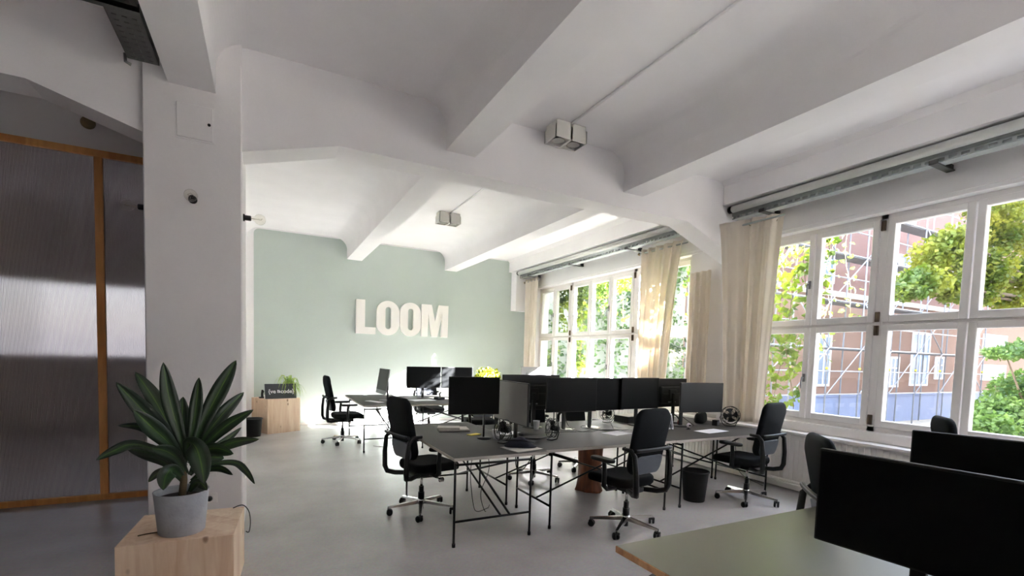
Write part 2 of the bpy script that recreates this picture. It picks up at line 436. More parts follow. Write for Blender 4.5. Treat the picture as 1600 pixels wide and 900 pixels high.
# ceiling profile with coved beams, extruded along the depth of the room
def ceil_profile(skipleft=False):
    P = [(-5.2, CEIL+0.3), (-5.2, CEIL)]
    r = 0.24
    for x0, x1 in BEAMS:
        for i in range(17):
            a = PI/2*i/16; P.append((x0-r+r*math.sin(a), CEIL-r+r*math.cos(a)))
        P.append((x0, BZ)); P.append((x1, BZ))
        for i in range(17):
            a = PI/2*i/16; P.append((x1+r-r*math.cos(a), CEIL-r+r*math.sin(a)))
    P += [(5.45-0.06, CEIL), (5.45, CEIL-0.06), (5.45, 3.68), (5.62, 3.68), (5.62, 3.62), (6.35, 3.62), (6.35, CEIL+0.3)]
    return P
b = MB(); b.prism(ceil_profile(), lambda u, v, w: Vector((u, w, v)), -4.2, 11.1)
struct('ceiling', b, M['white'])
# cross girder with haunches at the supports
gz = 3.375
G = [(-5.2, 3.99), (-5.2, gz), (-1.46, gz), (-0.80, 3.165), (-0.17, 3.165), (0.573, gz), (4.81, gz), (5.9, 2.975), (6.2, 2.975), (6.2, 3.99)]
b = MB(); b.prism(G, lambda u, v, w: Vector((u, w, v)), 4.55, 4.86); struct('trim_1', b, M['white'])
# pillar (with slight capital) under the girder
b = MB(); b.box(-0.81, -0.17, 4.5, 5.38, 0, 3.975, bev=0.008, seg=1)
struct('trim_2', b, M['pillar'])
# back wall: white plaster with the painted green field
b = MB(); b.box(-0.9, 6.35, YB, YB+0.2, 0, 4.0); b.box(-5.2, -0.9, YB, YB+0.2, 0, 1.36); b.box(-5.2, -0.9, YB, YB+0.2, 2.62, 4.0); b.box(-5.2, -4.9, YB, YB+0.2, 1.36, 2.62); struct('wall_back', b, M['white'])
b = MB()
P = [(-0.21, 0.0), (6.1, 0.0), (6.1, 3.955), (-0.11, 3.955)]
for i in range(1, 7):
    a = PI/2*i/6; P.append((-0.11-0.1*math.sin(a), 3.855+0.1*math.cos(a)))
b.prism(P, lambda u, v, w: Vector((u, w, v)), YB-0.004, YB+0.01); struct('wall_back_paint', b, M['green'])
# other walls
b = MB(); b.box(-0.5, -0.38, 5.38, YB, 0, 4.0); struct('wall_inner', b, M['white'])
b = MB(); b.box(-5.4, -5.2, -4.2, 11.1, 0, 4.0); struct('wall_left', b, M['darkwall'])
# rear wall behind the viewer, unseen, given a dark tone to cut bounced light
b = MB(); b.box(-5.2, 6.35, -4.4, -4.2, 0, 4.0)
struct('wall_rear', b, M['rearwall'])
# window wall: breast wall, lintel, piers
UN = [(2.9, 4.37, 2), (0.62, 2.9, 3), (-0.86, 0.62, 2), (5.5, 6.88, 2), (6.88, 8.94, 3), (8.94, 10.32, 2), (-4.05, -2.3, 2)]  # last unit is unseen, sized for the sun patch behind the camera
b = MB()
b.box(5.98, 6.3, -4.2, 11.1, 0, 0.84); b.box(5.92, 6.3, -4.2, 11.1, 3.25, 3.70)
for y0, y1 in ((-4.2, -4.05), (-2.3, -0.86), (4.37, 5.5), (10.32, 11.1)): b.box(5.95, 6.3, y0, y1, 0.8, 3.3)
struct('wall_right', b, M['white'])
# horizontal joint line on the lintel cladding
b = MB(); b.box(5.905, 5.925, -4.2, 4.55, 3.29, 3.462); b.box(5.905, 5.925, 4.86, YB, 3.29, 3.462); struct('trim_3', b, M['white'])
# corner casing beside the back wall
b = MB(); b.box(5.52, 5.95, 10.62, YB-0.005, 2.72, 3.68, bev=0.004, seg=1); struct('trim_4', b, M['white'])
# sill board
b = MB(); b.box(5.80, 6.06, -4.2, 4.5, 0.715, 0.745, bev=0.006); b.box(5.80, 6.06, 4.9, 10.85, 0.715, 0.745, bev=0.006)
b.box(5.97, 6.07, -4.2, 4.5, 0.745, 0.86, bev=0.01); b.box(5.97, 6.07, 4.9, 10.85, 0.745, 0.86, bev=0.01)
struct('trim_5', b, M['sill'])
# ribbed radiator cover below the sill
b = MB()
for y0, y1 in ((-4.2, 4.5), (4.9, 10.85)):
    b.box(5.87, 5.97, y0, y1, 0.10, 0.715)
    y = y0+0.03
    while y < y1:
        b.box(5.860, 5.872, y, y+0.035, 0.14, 0.69); y += 0.06
struct('trim_6', b, M['convector'])
b = MB(); b.box(5.84, 5.97, -4.2, 10.85, 0.02, 0.09, bev=0.01); b.tube([(5.80, -4.2, 0.13), (5.80, 4.5, 0.13)], 0.018)
struct('baseboard_right', b, M['sill'])
b = MB(); b.box(-0.38, 5.9, YB-0.02, YB-0.003, 0, 0.05, bev=0.004, seg=1); struct('baseboard_back', b, M['frame'])

# windows: each unit its frame, sashes (pane, handle), hinges
def window(idx, y0, y1, n):
    z0, z1, zm = 0.85, 3.25, 2.06
    w = bpy.data.objects.new('window_%d' % idx, None); COL.objects.link(w); w['kind'] = 'structure'
    w.location = (WX, (y0+y1)/2, z0)
    T = Matrix.Translation((-WX, -(y0+y1)/2, -z0))
    def bb(mb, *a, **k): mb.box(*a, mtx=T, **k)
    f = MB()
    bb(f, WX-0.05, WX+0.05, y0, y0+0.035, z0, z1); bb(f, WX-0.05, WX+0.05, y1-0.035, y1, z0, z1)
    bb(f, WX-0.05, WX+0.05, y0, y1, z1-0.05, z1); bb(f, WX-0.05, WX+0.05, y0, y1, z0, z0+0.06)
    bb(f, WX-0.03, WX+0.05, y0, y1, zm-0.015, zm+0.015)
    f.build('window_frame', M['frame'], w)
    p = (y1-y0-0.07)/n; e = 0.068
    for r, (a, c) in enumerate(((z0+0.06, zm-0.012), (zm+0.012, z1-0.05))):
        for i in range(n):
            s0 = y0+0.035+p*i+0.006; s1 = s0+p-0.012
            s = MB()
            X0, X1 = WX-0.062, WX+0.02
            bb(s, X0, X1, s0, s0+e, a, c, bev=0.006, seg=1); bb(s, X0, X1, s1-e, s1, a, c, bev=0.006, seg=1)
            bb(s, X0, X1, s0+e-0.004, s1-e+0.004, a, a+e+0.012, bev=0.006, seg=1); bb(s, X0, X1, s0+e-0.004, s1-e+0.004, c-e, c, bev=0.006, seg=1)
            so = s.build('sash', M['frame'], w)
            g = MB(); bb(g, WX-0.012, WX-0.004, s0+e-0.01, s1-e+0.01, a+e-0.01, c-e+0.01); g.build('glass_pane', M['glass'], so)
            if i % 2 == 1:
                h = MB(); zc = (a+c)/2-0.06
                h.box(X0-0.014, X0, s0+0.018, s0+0.046, zc-0.05, zc+0.05, bev=0.004, mtx=T)
                h.tube([T @ Vector(q) for q in ((X0-0.01, s0+0.032, zc), (X0-0.05, s0+0.032, zc+0.005), (X0-0.055, s0+0.034, zc-0.06), (X0-0.05, s0+0.036, zc-0.13))], 0.009)
                h.build('window_handle', M['silver'], so)
    for zz in (z0+0.14, zm-0.075, zm+0.075, z1-0.12):
        for yy in (y0+0.0, ):
            h = MB(); bb(h, WX-0.085, WX-0.06, yy-0.022, yy+0.022, zz-0.055, zz+0.055, bev=0.004, seg=1)
            h.tube([T @ Vector((WX-0.088, yy, zz-0.05)), T @ Vector((WX-0.088, yy, zz+0.05))], 0.009)
            h.build('hinge', M['hinge'], w)
for i, (a, c, n) in enumerate(UN): window(i+1, a, c, n)
# ---------------------------------------------------------------- translucent partition (left) and the room behind it
PY = 6.15
t = thing('partition_screen', 'translucent ribbed plastic partition in a pine frame left of the pillar', 'partition', (-2.6, PY, 0))
f = MB(); f.box(-2.6, 2.08, -0.03, 0.03, 3.40, 3.465, bev=0.003, seg=1); f.build('top_rail', M['pine'], t)
f = MB(); f.box(-2.6, 2.08, -0.03, 0.03, 0.0, 0.06, bev=0.003, seg=1); f.build('bottom_rail', M['pine'], t)
for x in (1.145, -0.9, -2.57, 2.05):
    f = MB(); f.box(x-0.032, x+0.032, -0.03, 0.03, 0.06, 3.40, bev=0.003, seg=1); f.build('post', M['pine'], t)
for a, c in ((-2.54, -0.93), (-0.87, 1.113), (1.177, 2.02)):
    f = MB(); f.box(a, c, 0.0, 0.016, 0.06, 3.40); f.build('ribbed_panel', M['poly'], t)
b = MB(); b.box(-5.2, -0.38, PY-0.03, PY+0.05, 3.465, 4.0); struct('wall_bulkhead', b, M['white'])
# small round detector on the bulkhead
p = at_y(137, 191, PY-0.05)
t = thing('smoke_detector', 'small dark round detector high up above the pine-framed partition', 'detector', (p.x, PY-0.03, p.z))
d = MB(); d.lathe([(0.058, 0), (0.06, -0.012), (0.05, -0.034), (0.03, -0.04), (0.0001, -0.041)], axis='y'); d.build('detector_body', M['brass'], t)

# ================================================================== LIGHT FITTINGS, TRAYS
def ceiling_lamp(x, y, label, y_to):
    t = thing('ceiling_spotlight', label, 'ceiling light', (x, y, CEIL), 0, 'twin spot ceiling boxes')
    h = MB(); w, d, z0 = 0.19, 0.11, -0.175
    for a in ((-w, w, -d, -d+0.012), (-w, w, d-0.012, d), (-w, -w+0.012, -d, d), (w-0.012, w, -d, d), (-0.012, 0.012, -d, d)): h.box(a[0], a[1], a[2], a[3], z0, -0.05)
    h.box(-w+0.006, w-0.006, -d+0.006, d-0.006, -0.10, -0.052)
    h.build('lamp_housing', M['lightbox'], t)
    h = MB(); h.box(-w+0.01, w-0.01, -d+0.01, d-0.01, -0.05, -0.0, bev=0.004, seg=1); h.build('mounting_plate', M['lightbox'], t)
    for sx in (-0.093, 0.093):
        h = MB(); h.lathe([(0.07, -0.168), (0.066, -0.16), (0.04, -0.125), (0.022, -0.118), (0.0001, -0.116)], c=(sx, 0, 0)); 
        o = h.build('spot', M['reflector'], t)
        h = MB(); h.box(sx-0.081, sx+0.081, -0.098, 0.098, -0.112, -0.1); h.build('spot_recess', M['black'], t)
    c = MB(); c.tube([(x, y-0.1, CEIL-0.012), (x, y_to, CEIL-0.012)], 0.011)
    tag(c.build('conduit_pipe', M['white']), 'thin white surface conduit running along the ceiling to the %s twin spot box' % ('nearer' if y < 5 else 'farther'), 'conduit', 'ceiling conduits')
ceiling_lamp(2.78, 4.33, 'white twin spot ceiling box in the near bay, close to the cross girder', -4.1)
ceiling_lamp(2.78, 7.95, 'white twin spot ceiling box in the far bay, above the distant desks', 4.87)

def tray(y0, y1, label):
    t = thing('cable_tray', label, 'cable tray', (5.60, y1, 3.5))
    L = y1-y0
    c = MB(); c.box(-0.02, 0.24, -L, 0, 0.055, 0.062); c.box(-0.02, -0.012, -L, 0, 0.055, 0.115); c.box(0.232, 0.24, -L, 0, 0.055, 0.115)
    # slotted flange: separate webs leave rows of slots
    c.box(-0.018, -0.008, -L, 0, 0.0, 0.012); c.box(-0.018, -0.008, -L, 0, 0.040, 0.06)
    y = -L
    while y < -0.02: c.box(-0.018, -0.008, y, y+0.03, 0.012, 0.040); y += 0.09
    c.box(-0.008, 0.10, -L, 0, 0.0, 0.006)
    c.build('perforated_channel', M['zinc'], t)
    p = MB(); p.tube([(-0.075, -L, 0.115), (-0.075, -0.02, 0.115)], 0.045, 14); p.build('pipe', M['pipe'], t)
    p = MB(); p.tube([(-0.075, -0.05, 0.115), (-0.075, 0.0, 0.115)], 0.047, 14); p.build('pipe_cap', M['black'], t)
    y = -0.45
    while y > -L:
        k = MB(); k.box(-0.05, 0.30, y-0.035, y+0.035, -0.012, -0.001, bev=0.003, seg=1); k.box(0.24, 0.30, y-0.02, y+0.02, -0.012, 0.05); k.box(-0.05, -0.042, y-0.035, y+0.035, -0.012, 0.03); k.build('tray_bracket', M['zincd'], t); y -= 1.75
tray(-4.1, 4.5, 'galvanised perforated cable tray with white pipe above the near windows')
tray(4.95, 10.55, 'galvanised cable tray running above the far windows')
# tray of the left bay beside the left ceiling beam
t = thing('cable_tray', 'dark perforated cable tray at the top left corner beside the ceiling beam', 'cable tray', (-0.76, 4.3, 3.56))
c = MB(); c.box(-0.09, 0.09, -4, 0, 0, 0.006); c.box(-0.09, -0.084, -4, 0, 0, 0.06); c.box(0.084, 0.09, -4, 0, 0, 0.06)
y = -4.0
while y < -0.03:
    for xx in (-0.05, 0.0, 0.05): c.box(xx-0.012, xx+0.012, y, y+0.03, -0.004, 0.001, m=None)
    y += 0.06
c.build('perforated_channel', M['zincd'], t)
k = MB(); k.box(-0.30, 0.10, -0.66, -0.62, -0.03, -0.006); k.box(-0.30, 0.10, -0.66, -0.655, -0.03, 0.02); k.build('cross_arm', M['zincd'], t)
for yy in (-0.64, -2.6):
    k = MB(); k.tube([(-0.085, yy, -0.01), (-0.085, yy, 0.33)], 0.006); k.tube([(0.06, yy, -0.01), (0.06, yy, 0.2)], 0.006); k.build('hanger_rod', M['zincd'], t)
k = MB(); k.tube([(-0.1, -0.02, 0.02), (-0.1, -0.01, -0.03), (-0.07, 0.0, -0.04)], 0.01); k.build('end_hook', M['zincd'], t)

# electrical access panel on the pillar
t = thing('access_panel', 'flush white access panel with a black lock on the pillar', 'panel', (-0.481, 4.5, 3.17))
b = MB(); b.box(-0.118, 0.118, -0.012, 0, 0, 0.255, bev=0.003, seg=1); b.box(-0.128, 0.128, -0.006, 0, -0.01, 0.265); b.build('panel_door', M['pillar'], t)
b = MB(); b.lathe([(0.011, 0), (0.011, -0.016), (0.0001, -0.017)], c=(0.092, 0, 0.125), axis='y'); b.build('lock', M['black'], t)

# globe bulbs on bare sockets round the pillar
def bulb(loc, dirv, label):
    t = thing('bulb_lamp', label, 'lamp', loc, 0, 'globe bulbs on the pillar')
    q = Vector(dirv).to_track_quat('Z', 'Y').to_matrix().to_4x4()
    s = MB(); s.lathe([(0.03, 0), (0.03, 0.012), (0.022, 0.014), (0.022, 0.055), (0.018, 0.06), (0.0001, 0.06)], mtx=q, n=16); s.build('socket', M['black'], t)
    g = MB(); pr = [(0.014, 0.06), (0.018, 0.072)]
    for i in range(13):
        a = math.radians(-68+158*i/12); pr.append((max(0.0001, 0.045*math.cos(a)), 0.125+0.045*math.sin(a)))
    g.lathe(pr, mtx=q, n=20); g.build('glass_globe', M['bulb'], t)
    w = MB(); w.tube([q @ Vector(p) for p in ((0.004, 0, 0.06), (0.012, 0, 0.1), (0.018, 0, 0.135), (0, 0.012, 0.142), (-0.018, 0, 0.135), (-0.012, 0, 0.1), (-0.004, 0, 0.06))], 0.0012, 5); w.build('filament', M['brass'], t)
bulb((-0.50, 4.5, 2.712), (0, -1, 0.0), 'clear globe bulb pointing forward from the front of the pillar')
bulb((-0.168, 4.68, 2.674), (1, 0, 0), 'clear globe bulb on the right side of the pillar, by the green wall')
bulb((-0.812, 4.66, 2.64), (-1, 0, 0), 'clear globe bulb on the left side of the pillar, in front of the partition')

# sockets on the pillar, low behind the plant
def outlet(name, x, z, h, label, plug=False):
    t = thing(name, label, 'socket', (x, 4.5, z))
    b = MB(); b.box(-0.042, 0.042, -0.012, 0, -h/2, h/2, bev=0.005); b.build('cover_plate', M['frame'], t)
    n = max(1, round(h/0.08))
    for i in range(n):
        zz = -h/2+h*(i+0.5)/n
        b = MB(); b.lathe([(0.022, -0.012), (0.022, -0.014), (0.018, -0.0145), (0.0001, -0.0135)], c=(0, 0, zz), axis='y', n=16); b.build('socket_insert', M['sill'], t)
    if plug:
        b = MB(); b.lathe([(0.02, -0.013), (0.022, -0.03), (0.014, -0.055), (0.006, -0.06)], c=(-0.012, 0, 0), axis='y', n=16); b.build('plug', M['black'], t)
outlet('wall_socket', -0.395, 0.62, 0.16, 'white double socket plate on the pillar behind the plant leaves')
outlet('wall_socket', -0.39, 0.36, 0.085, 'white socket with a black plug just above the wooden box on the pillar', True)
p = MB(); p.box(0.0, 0.012, -0.03, 0.03, -0.07, 0.07, bev=0.003)
t = thing('wall_switch', 'narrow white switch plate low on the right side face of the pillar', 'switch', (-0.168, 4.8, 0.5)); p.build('switch_plate', M['frame'], t)
p = MB(); p.box(0.01, 0.018, -0.012, 0.012, -0.03, 0.03, bev=0.002, seg=1); p.build('rocker', M['sill'], t)

# ================================================================== LETTERS
lx0, lx1 = 1.741, 3.842
def LX(z): return lx0+(z-140)/(1412-140)*(lx1-lx0)
LZ0, LZ1 = 1.975, 2.716
def letfn(u, v, w): return Vector((LX(u), w, LZ0+v*(LZ1-LZ0)))
def letter(kind, label, polyfn):
    b = MB(); polyfn(b); o = b.build(kind, M['letter'])
    tag(o, label, 'letter', 'LOOM wall letters')
W0, W1 = YB-0.075, YB-0.005
letter('wall_letter', 'white letter L, first of the word on the green wall', lambda b: b.prism([(140, 0), (392, 0), (392, .2), (255, .2), (255, 1), (140, 1)], letfn, W0, W1))
def oval(b, x0, x1, i0, i1):
    mx = (LX(1)-LX(0)); Hh = LZ1-LZ0
    def rr(x0, x1, z0, z1):
        w = (x1-x0)*mx/Hh
        pts = rrect(w, z1-z0, w*0.5, 10)
        return [((x0+x1)/2+p[0]*Hh/mx, (z0+z1)/2+p[1]) for p in pts]
    b.ringprism(rr(x0, x1, -0.015, 1.015), rr(i0, i1, 0.17, 0.83), letfn, W0, W1)
letter('wall_letter', 'white letter O right after the L on the green wall', lambda b: oval(b, 405, 710, 522, 598))
letter('wall_letter', 'white letter O just before the M on the green wall', lambda b: oval(b, 720, 1010, 830, 905))
letter('wall_letter', 'white letter M, last of the word on the green wall', lambda b: b.prism([(1022, 1), (1022, 0), (1112, 0), (1115, .74), (1174, 0), (1255, 0), (1325, .74), (1312, 0), (1408, 0), (1412, 1), (1272, 1), (1218, .47), (1165, 1)], letfn, W0, W1))

# ================================================================== OFFICE CHAIRS
def make_chair():
    t = thing('office_chair', 'x', 'chair', (0, 0, 0), 0, 'black office swivel chairs')
    base = MB()
    base.lathe([(0.03, 0.075), (0.042, 0.085), (0.042, 0.125), (0.03, 0.135), (0.0001, 0.135)], n=16)
    for k in range(5):
        a = 2*PI*k/5
        q = Matrix.Rotation(a, 4, 'Z')
        n = 6
        rows = []
        for i in range(n+1):
            s = i/n; x = 0.03+0.30*s; w = 0.027-0.011*s; h = 0.034-0.018*s; zt = 0.122-0.036*s
            rows.append([base.bm.verts.new(q @ Vector(c)) for c in ((x, -w, zt-h), (x, -w*0.7, zt), (x, w*0.7, zt), (x, w, zt-h))])
        for A, B in zip(rows, rows[1:]):
            for j in range(4): 
                f = base.bm.faces.new((A[j], A[(j+1) % 4], B[(j+1) % 4], B[j])); f.smooth = False
        base.bm.faces.new(rows[-1]); base.bm.faces.new(rows[0])
    bo = base.build('star_base', M['alu'], t)
    for k in range(5):
        a = 2*PI*k/5; c = MB()
        q = Matrix.Translation((0.325*math.cos(a), 0.325*math.sin(a), 0)) @ Matrix.Rotation(a+0.9+k, 4, 'Z')
        for s in (-1, 1): c.lathe([(0.0001, s*0.006), (0.024, s*0.006), (0.03, s*0.01), (0.03, s*0.022), (0.024, s*0.027), (0.0001, s*0.027)], c=(0.012, 0, 0.03), axis='y', n=18, mtx=q)
        c.box(-0.012, 0.022, -0.028, 0.028, 0.042, 0.064, bev=0.006, mtx=q)
        c.tube([q @ Vector((0, 0, 0.05)), q @ Vector((0, 0, 0.085))], 0.008)
        c.build('caster', M['black'], bo)
    c = MB(); c.tube([(0, 0, 0.03), (0, 0, 0.26)], 0.025, 14); c.tube([(0, 0, 0.1), (0, 0, 0.2)], 0.032, 14); co = c.build('gas_column', M['black'], t)
    c = MB(); c.tube([(0, 0, 0.25), (0, 0, 0.38)], 0.014, 14); c.build('piston_rod', M['alu'], co)
    # tilt mechanism and J-shaped back carrier
    m = MB(); m.box(-0.13, 0.18, -0.085, 0.085, 0.365, 0.415, bev=0.015); m.build('tilt_mechanism', M['black'], t)
    m = MB(); m.tube([(0.04, -0.08, 0.385), (0.05, -0.2, 0.38), (0.055, -0.27, 0.375)], 0.008); m.lathe([(0.0001, -0.02), (0.022, -0.02), (0.022, 0.02), (0.0001, 0.02)], c=(0.055, -0.28, 0.375), axis='x', n=14); m.build('tension_knob', M['alu'], t)
    # seat
    s = MB()
    o = [(u*1.0, v) for u, v in rrect(0.50, 0.49, 0.11, 6)]
    def sf(u, v, w):
        front = max(0, u-0.06)
        return Vector((u+0.085, v, 0.468+w+0.012*abs(v/0.24)**2-0.5*front*front))
    s.pad(o, 0.085, 0.035, sf, dome=-0.006); s.build('seat', M['fabric'], t)
    # backrest: tall upholstered slab, wide shoulders, curved for the spine
    def bf(u, v, w):
        zz = 0.86+v
        lean = -0.172-0.16*max(0, (zz-0.70))-0.05*math.sin((zz-0.56)*4.2)
        wide = 1.0-0.10*max(0, (0.9-zz)/0.3)**1.5 - 0.05*max(0, (zz-0.95)/0.2)
        return Vector((lean+w+0.22*u*u*1.1, u*wide, zz))
    s = MB(); s.pad(rrect(0.46, 0.60, 0.10, 7), 0.06, 0.028, bf); s.build('backrest', M['mesh'], t)
    s = MB(); s.pad(rrect(0.38, 0.17, 0.06, 6), 0.02, 0.009, lambda u, v, w: bf(u, v-0.205, w-0.042)); s.build('lumbar_panel', M['lumbar'], t)
    s = MB()
    arc = []
    for i in range(13):
        y = -0.24+0.48*i/12; v = bf(y, -0.06, -0.05); arc.append((v.x-0.012+0.0*y, y, v.z))
    for A, B in zip(arc, arc[1:]): pass
    s.tube(arc, 0.017, 8); so = s.build('back_bracket', M['black'], t)
    s = MB(); s.tube([(p[0]-0.014, p[1]*0.98, p[2]+0.012) for p in arc], 0.0045, 6); s.build('bracket_glint', M['lumbar'], so)  # thin grey tube modelled to stand for the bracket's highlight
    s = MB()
    for sy in (-1, 1):
        pts = [(-0.14, sy*0.235, 0.80), (-0.23, sy*0.235, 0.795), (-0.272, sy*0.235, 0.75), (-0.288, sy*0.23, 0.60), (-0.29, sy*0.22, 0.46), (-0.275, sy*0.20, 0.41), (-0.21, sy*0.16, 0.392), (-0.06, sy*0.06, 0.39)]
        s.tube(pts, [0.016, 0.02, 0.022, 0.024, 0.026, 0.026, 0.024, 0.022], 8)
    s.build('back_carrier', M['black'], t)
    for sy in (-1, 1):
        s = MB(); s.tube([(0.02, sy*0.14, 0.40), (0.02, sy*0.25, 0.405), (0.025, sy*0.285, 0.44), (0.02, sy*0.288, 0.55), (0.03, sy*0.285, 0.66)], [0.02, 0.02, 0.024, 0.022, 0.02], 8)
        ao = s.build('armrest', M['black'], t)
        s = MB(); s.pad(rrect(0.27, 0.085, 0.04, 5), 0.032, 0.014, lambda u, v, w: Vector((u+0.05, sy*0.285+v, 0.677+w))); s.build('arm_pad', M['blackm'], ao)
    return t
chair0 = make_chair()
_used = []
def chair(x, y, deg, label, basedeg=0):
    if not _used: c = chair0; c.location = (x, y, 0); c.rotation_euler = (0, 0, math.radians(deg)); c['label'] = label
    else: c = dup(chair0, (x, y, 0), math.radians(deg), label)
    _used.append(1)
    for ch in c.children:
        if ch.name.startswith('star_base'): ch.rotation_euler = (0, 0, math.radians(basedeg-deg))
    return c
chair(1.385, 4.59, 13, 'black swivel chair at the left end desk of the near cluster, seen from behind left', 36)
chair(2.995, 3.40, 98, 'black swivel chair in front of the near desk row, in the middle of the photo', 0)
chair(4.93, 3.58, 97, 'black swivel chair at the right end of the near desk row, beside the curtain', 0)
chair(1.18, 8.62, 4, 'black swivel chair at the far desk beside the silver computer', 33)
chair(3.08, 5.28, -98, 'black swivel chair behind the near desks, its base showing left of the tree stump', 20)
chair(4.05, 5.58, -80, 'black swivel chair behind the near desks, its armrest showing right of the tree stump', 0)
chair(3.2, 7.35, 80, 'black swivel chair at the far desk row, mostly hidden behind the near black monitor', 10)
chair(2.95, 9.35, -90, 'black swivel chair beyond the far desks, only its seat visible under the tabletop', 30)
chair(3.16, 1.50, -44, 'black swivel chair behind the left corner of the big foreground monitor', 70)
chair(5.50, 1.78, -52, 'black swivel chair under the window at far right, behind the second foreground monitor', 10)

# ================================================================== DESKS
def beam2(mb, p, q, r, m=None): mb.tube([p, q], r, 6)
def make_desk(label, x0, x1, y0, y1, along, fr, legs, top=0.74, topmat='desk', edgemat='deskedge', group='trestle desks', th=0.026):
    """along: axis joining the two trestle frames; fr: the two frame positions; legs: leg pair across"""
    cx, cy = (x0+x1)/2, (y0+y1)/2
    t = thing('desk', label, 'desk', (cx, cy, 0), 0, group)
    b = MB(); b.box(x0-cx, x1-cx, y0-cy, y1-cy, top-th, top, M[edgemat], bev=0.002, seg=1)
    b.box(x0-cx+0.003, x1-cx-0.003, y0-cy+0.003, y1-cy-0.003, top-0.004, top+0.0012, M[topmat])
    b.build('tabletop', None, t)
    def P(a, c, z): return (a-cx, c-cy, z) if along == 'x' else (c-cx, a-cy, z)
    r = 0.0105; zt = top-th-0.012
    for a in fr:
        for c in legs:
            m = MB(); m.tube([P(a, c, 0.0), P(a, c, zt)], r, 10); m.tube([P(a, c, 0.0), P(a, c, 0.03)], 0.015, 10); m.build('leg', M['steel'], t)
        m = MB(); m.tube([P(a, legs[0], 0.21), P(a, legs[1], 0.21)], r, 8); m.build('lower_rail', M['steel'], t)
        m = MB(); m.tube([P(a, legs[0], zt-0.02), P(a, legs[1], zt-0.02)], r, 8); m.build('upper_rail', M['steel'], t)
        lc = legs[0]+(legs[1]-legs[0])*0.25; ld = legs[0]+(legs[1]-legs[0])*0.72
    k1, k2 = (0.42, 0.58) if along == 'x' else (0.60, 0.74)
    c1 = legs[0]+(legs[1]-legs[0])*k1; c2 = legs[0]+(legs[1]-legs[0])*k2
    m = MB(); m.tube([P(fr[0], c1, 0.21), P(fr[1], c1, zt-0.02)], r*0.9, 8); m.build('cross_brace', M['steel'], t)
    m = MB(); m.tube([P(fr[0], c2, zt-0.02), P(fr[1], c2, 0.21)], r*0.9, 8); m.build('cross_brace', M['steel'], t)
    return t, P, lc, ld, zt, r
def end_desk(label, y0):
    t, P, lc, ld, zt, r = make_desk(label, 1.355, 2.25, y0, y0+1.96, 'y', (y0+0.012, y0+1.49), (1.37, 2.08))
    m = MB(); m.tube([P(y0+0.012, lc, zt-0.02), P(y0+0.012, ld, 0.21)], r, 8); m.build('diagonal_strut', M['steel'], t)
end_desk('grey-topped end desk of the near cluster with a notepad and fan on it', 3.60)
make_desk('dark desk of the near front row left of the middle chair, with the wire fan', 2.255, 3.86, 3.655, 4.44, 'x', (2.33, 3.757), (3.675, 4.33))
make_desk('dark desk of the near front row running right towards the curtain', 3.865, 5.66, 3.655, 4.44, 'x', (3.982, 5.41), (3.675, 4.40))
make_desk('dark desk of the near back row carrying the row of black monitors', 2.255, 3.86, 4.445, 5.25, 'x', (2.275, 3.757), (4.46, 5.17))
make_desk('dark desk of the near back row with the open box, by the far curtain', 3.865, 5.66, 4.445, 5.25, 'x', (3.982, 5.41), (4.46, 5.17))
end_desk('grey-topped end desk of the far cluster, with the silver computer on it', 7.64)
make_desk('far front row desk in the sunlight, in front of the twin monitors', 2.255, 3.86, 7.69, 8.48, 'x', (2.33, 3.757), (7.71, 8.40))
make_desk('far front row desk nearest the far windows, mostly hidden by the near monitors', 3.865, 5.66, 7.69, 8.48, 'x', (3.982, 5.41), (7.71, 8.40))
make_desk('far back row desk under the twin black monitors', 2.255, 3.86, 8.485, 9.28, 'x', (2.33, 3.757), (8.51, 9.2))
make_desk('far back row desk with the yellow-green plant on it', 3.865, 5.66, 8.485, 9.28, 'x', (3.982, 5.41), (8.51, 9.2))
# foreground desk with plywood edge
make_desk('foreground desk with olive-grey top and raw plywood edge at the bottom right', 1.405, 3.05, -0.25, 1.655, 'x', (1.60, 2.55), (0.2, 1.45), 0.74, 'deskfg', 'ply', 'trestle desks', 0.03)
make_desk('second foreground desk at far right, under the smaller black monitor', 3.06, 4.7, -0.25, 1.655, 'x', (3.75, 4.55), (0.2, 1.45), 0.74, 'deskfg', 'ply', 'trestle desks', 0.03)

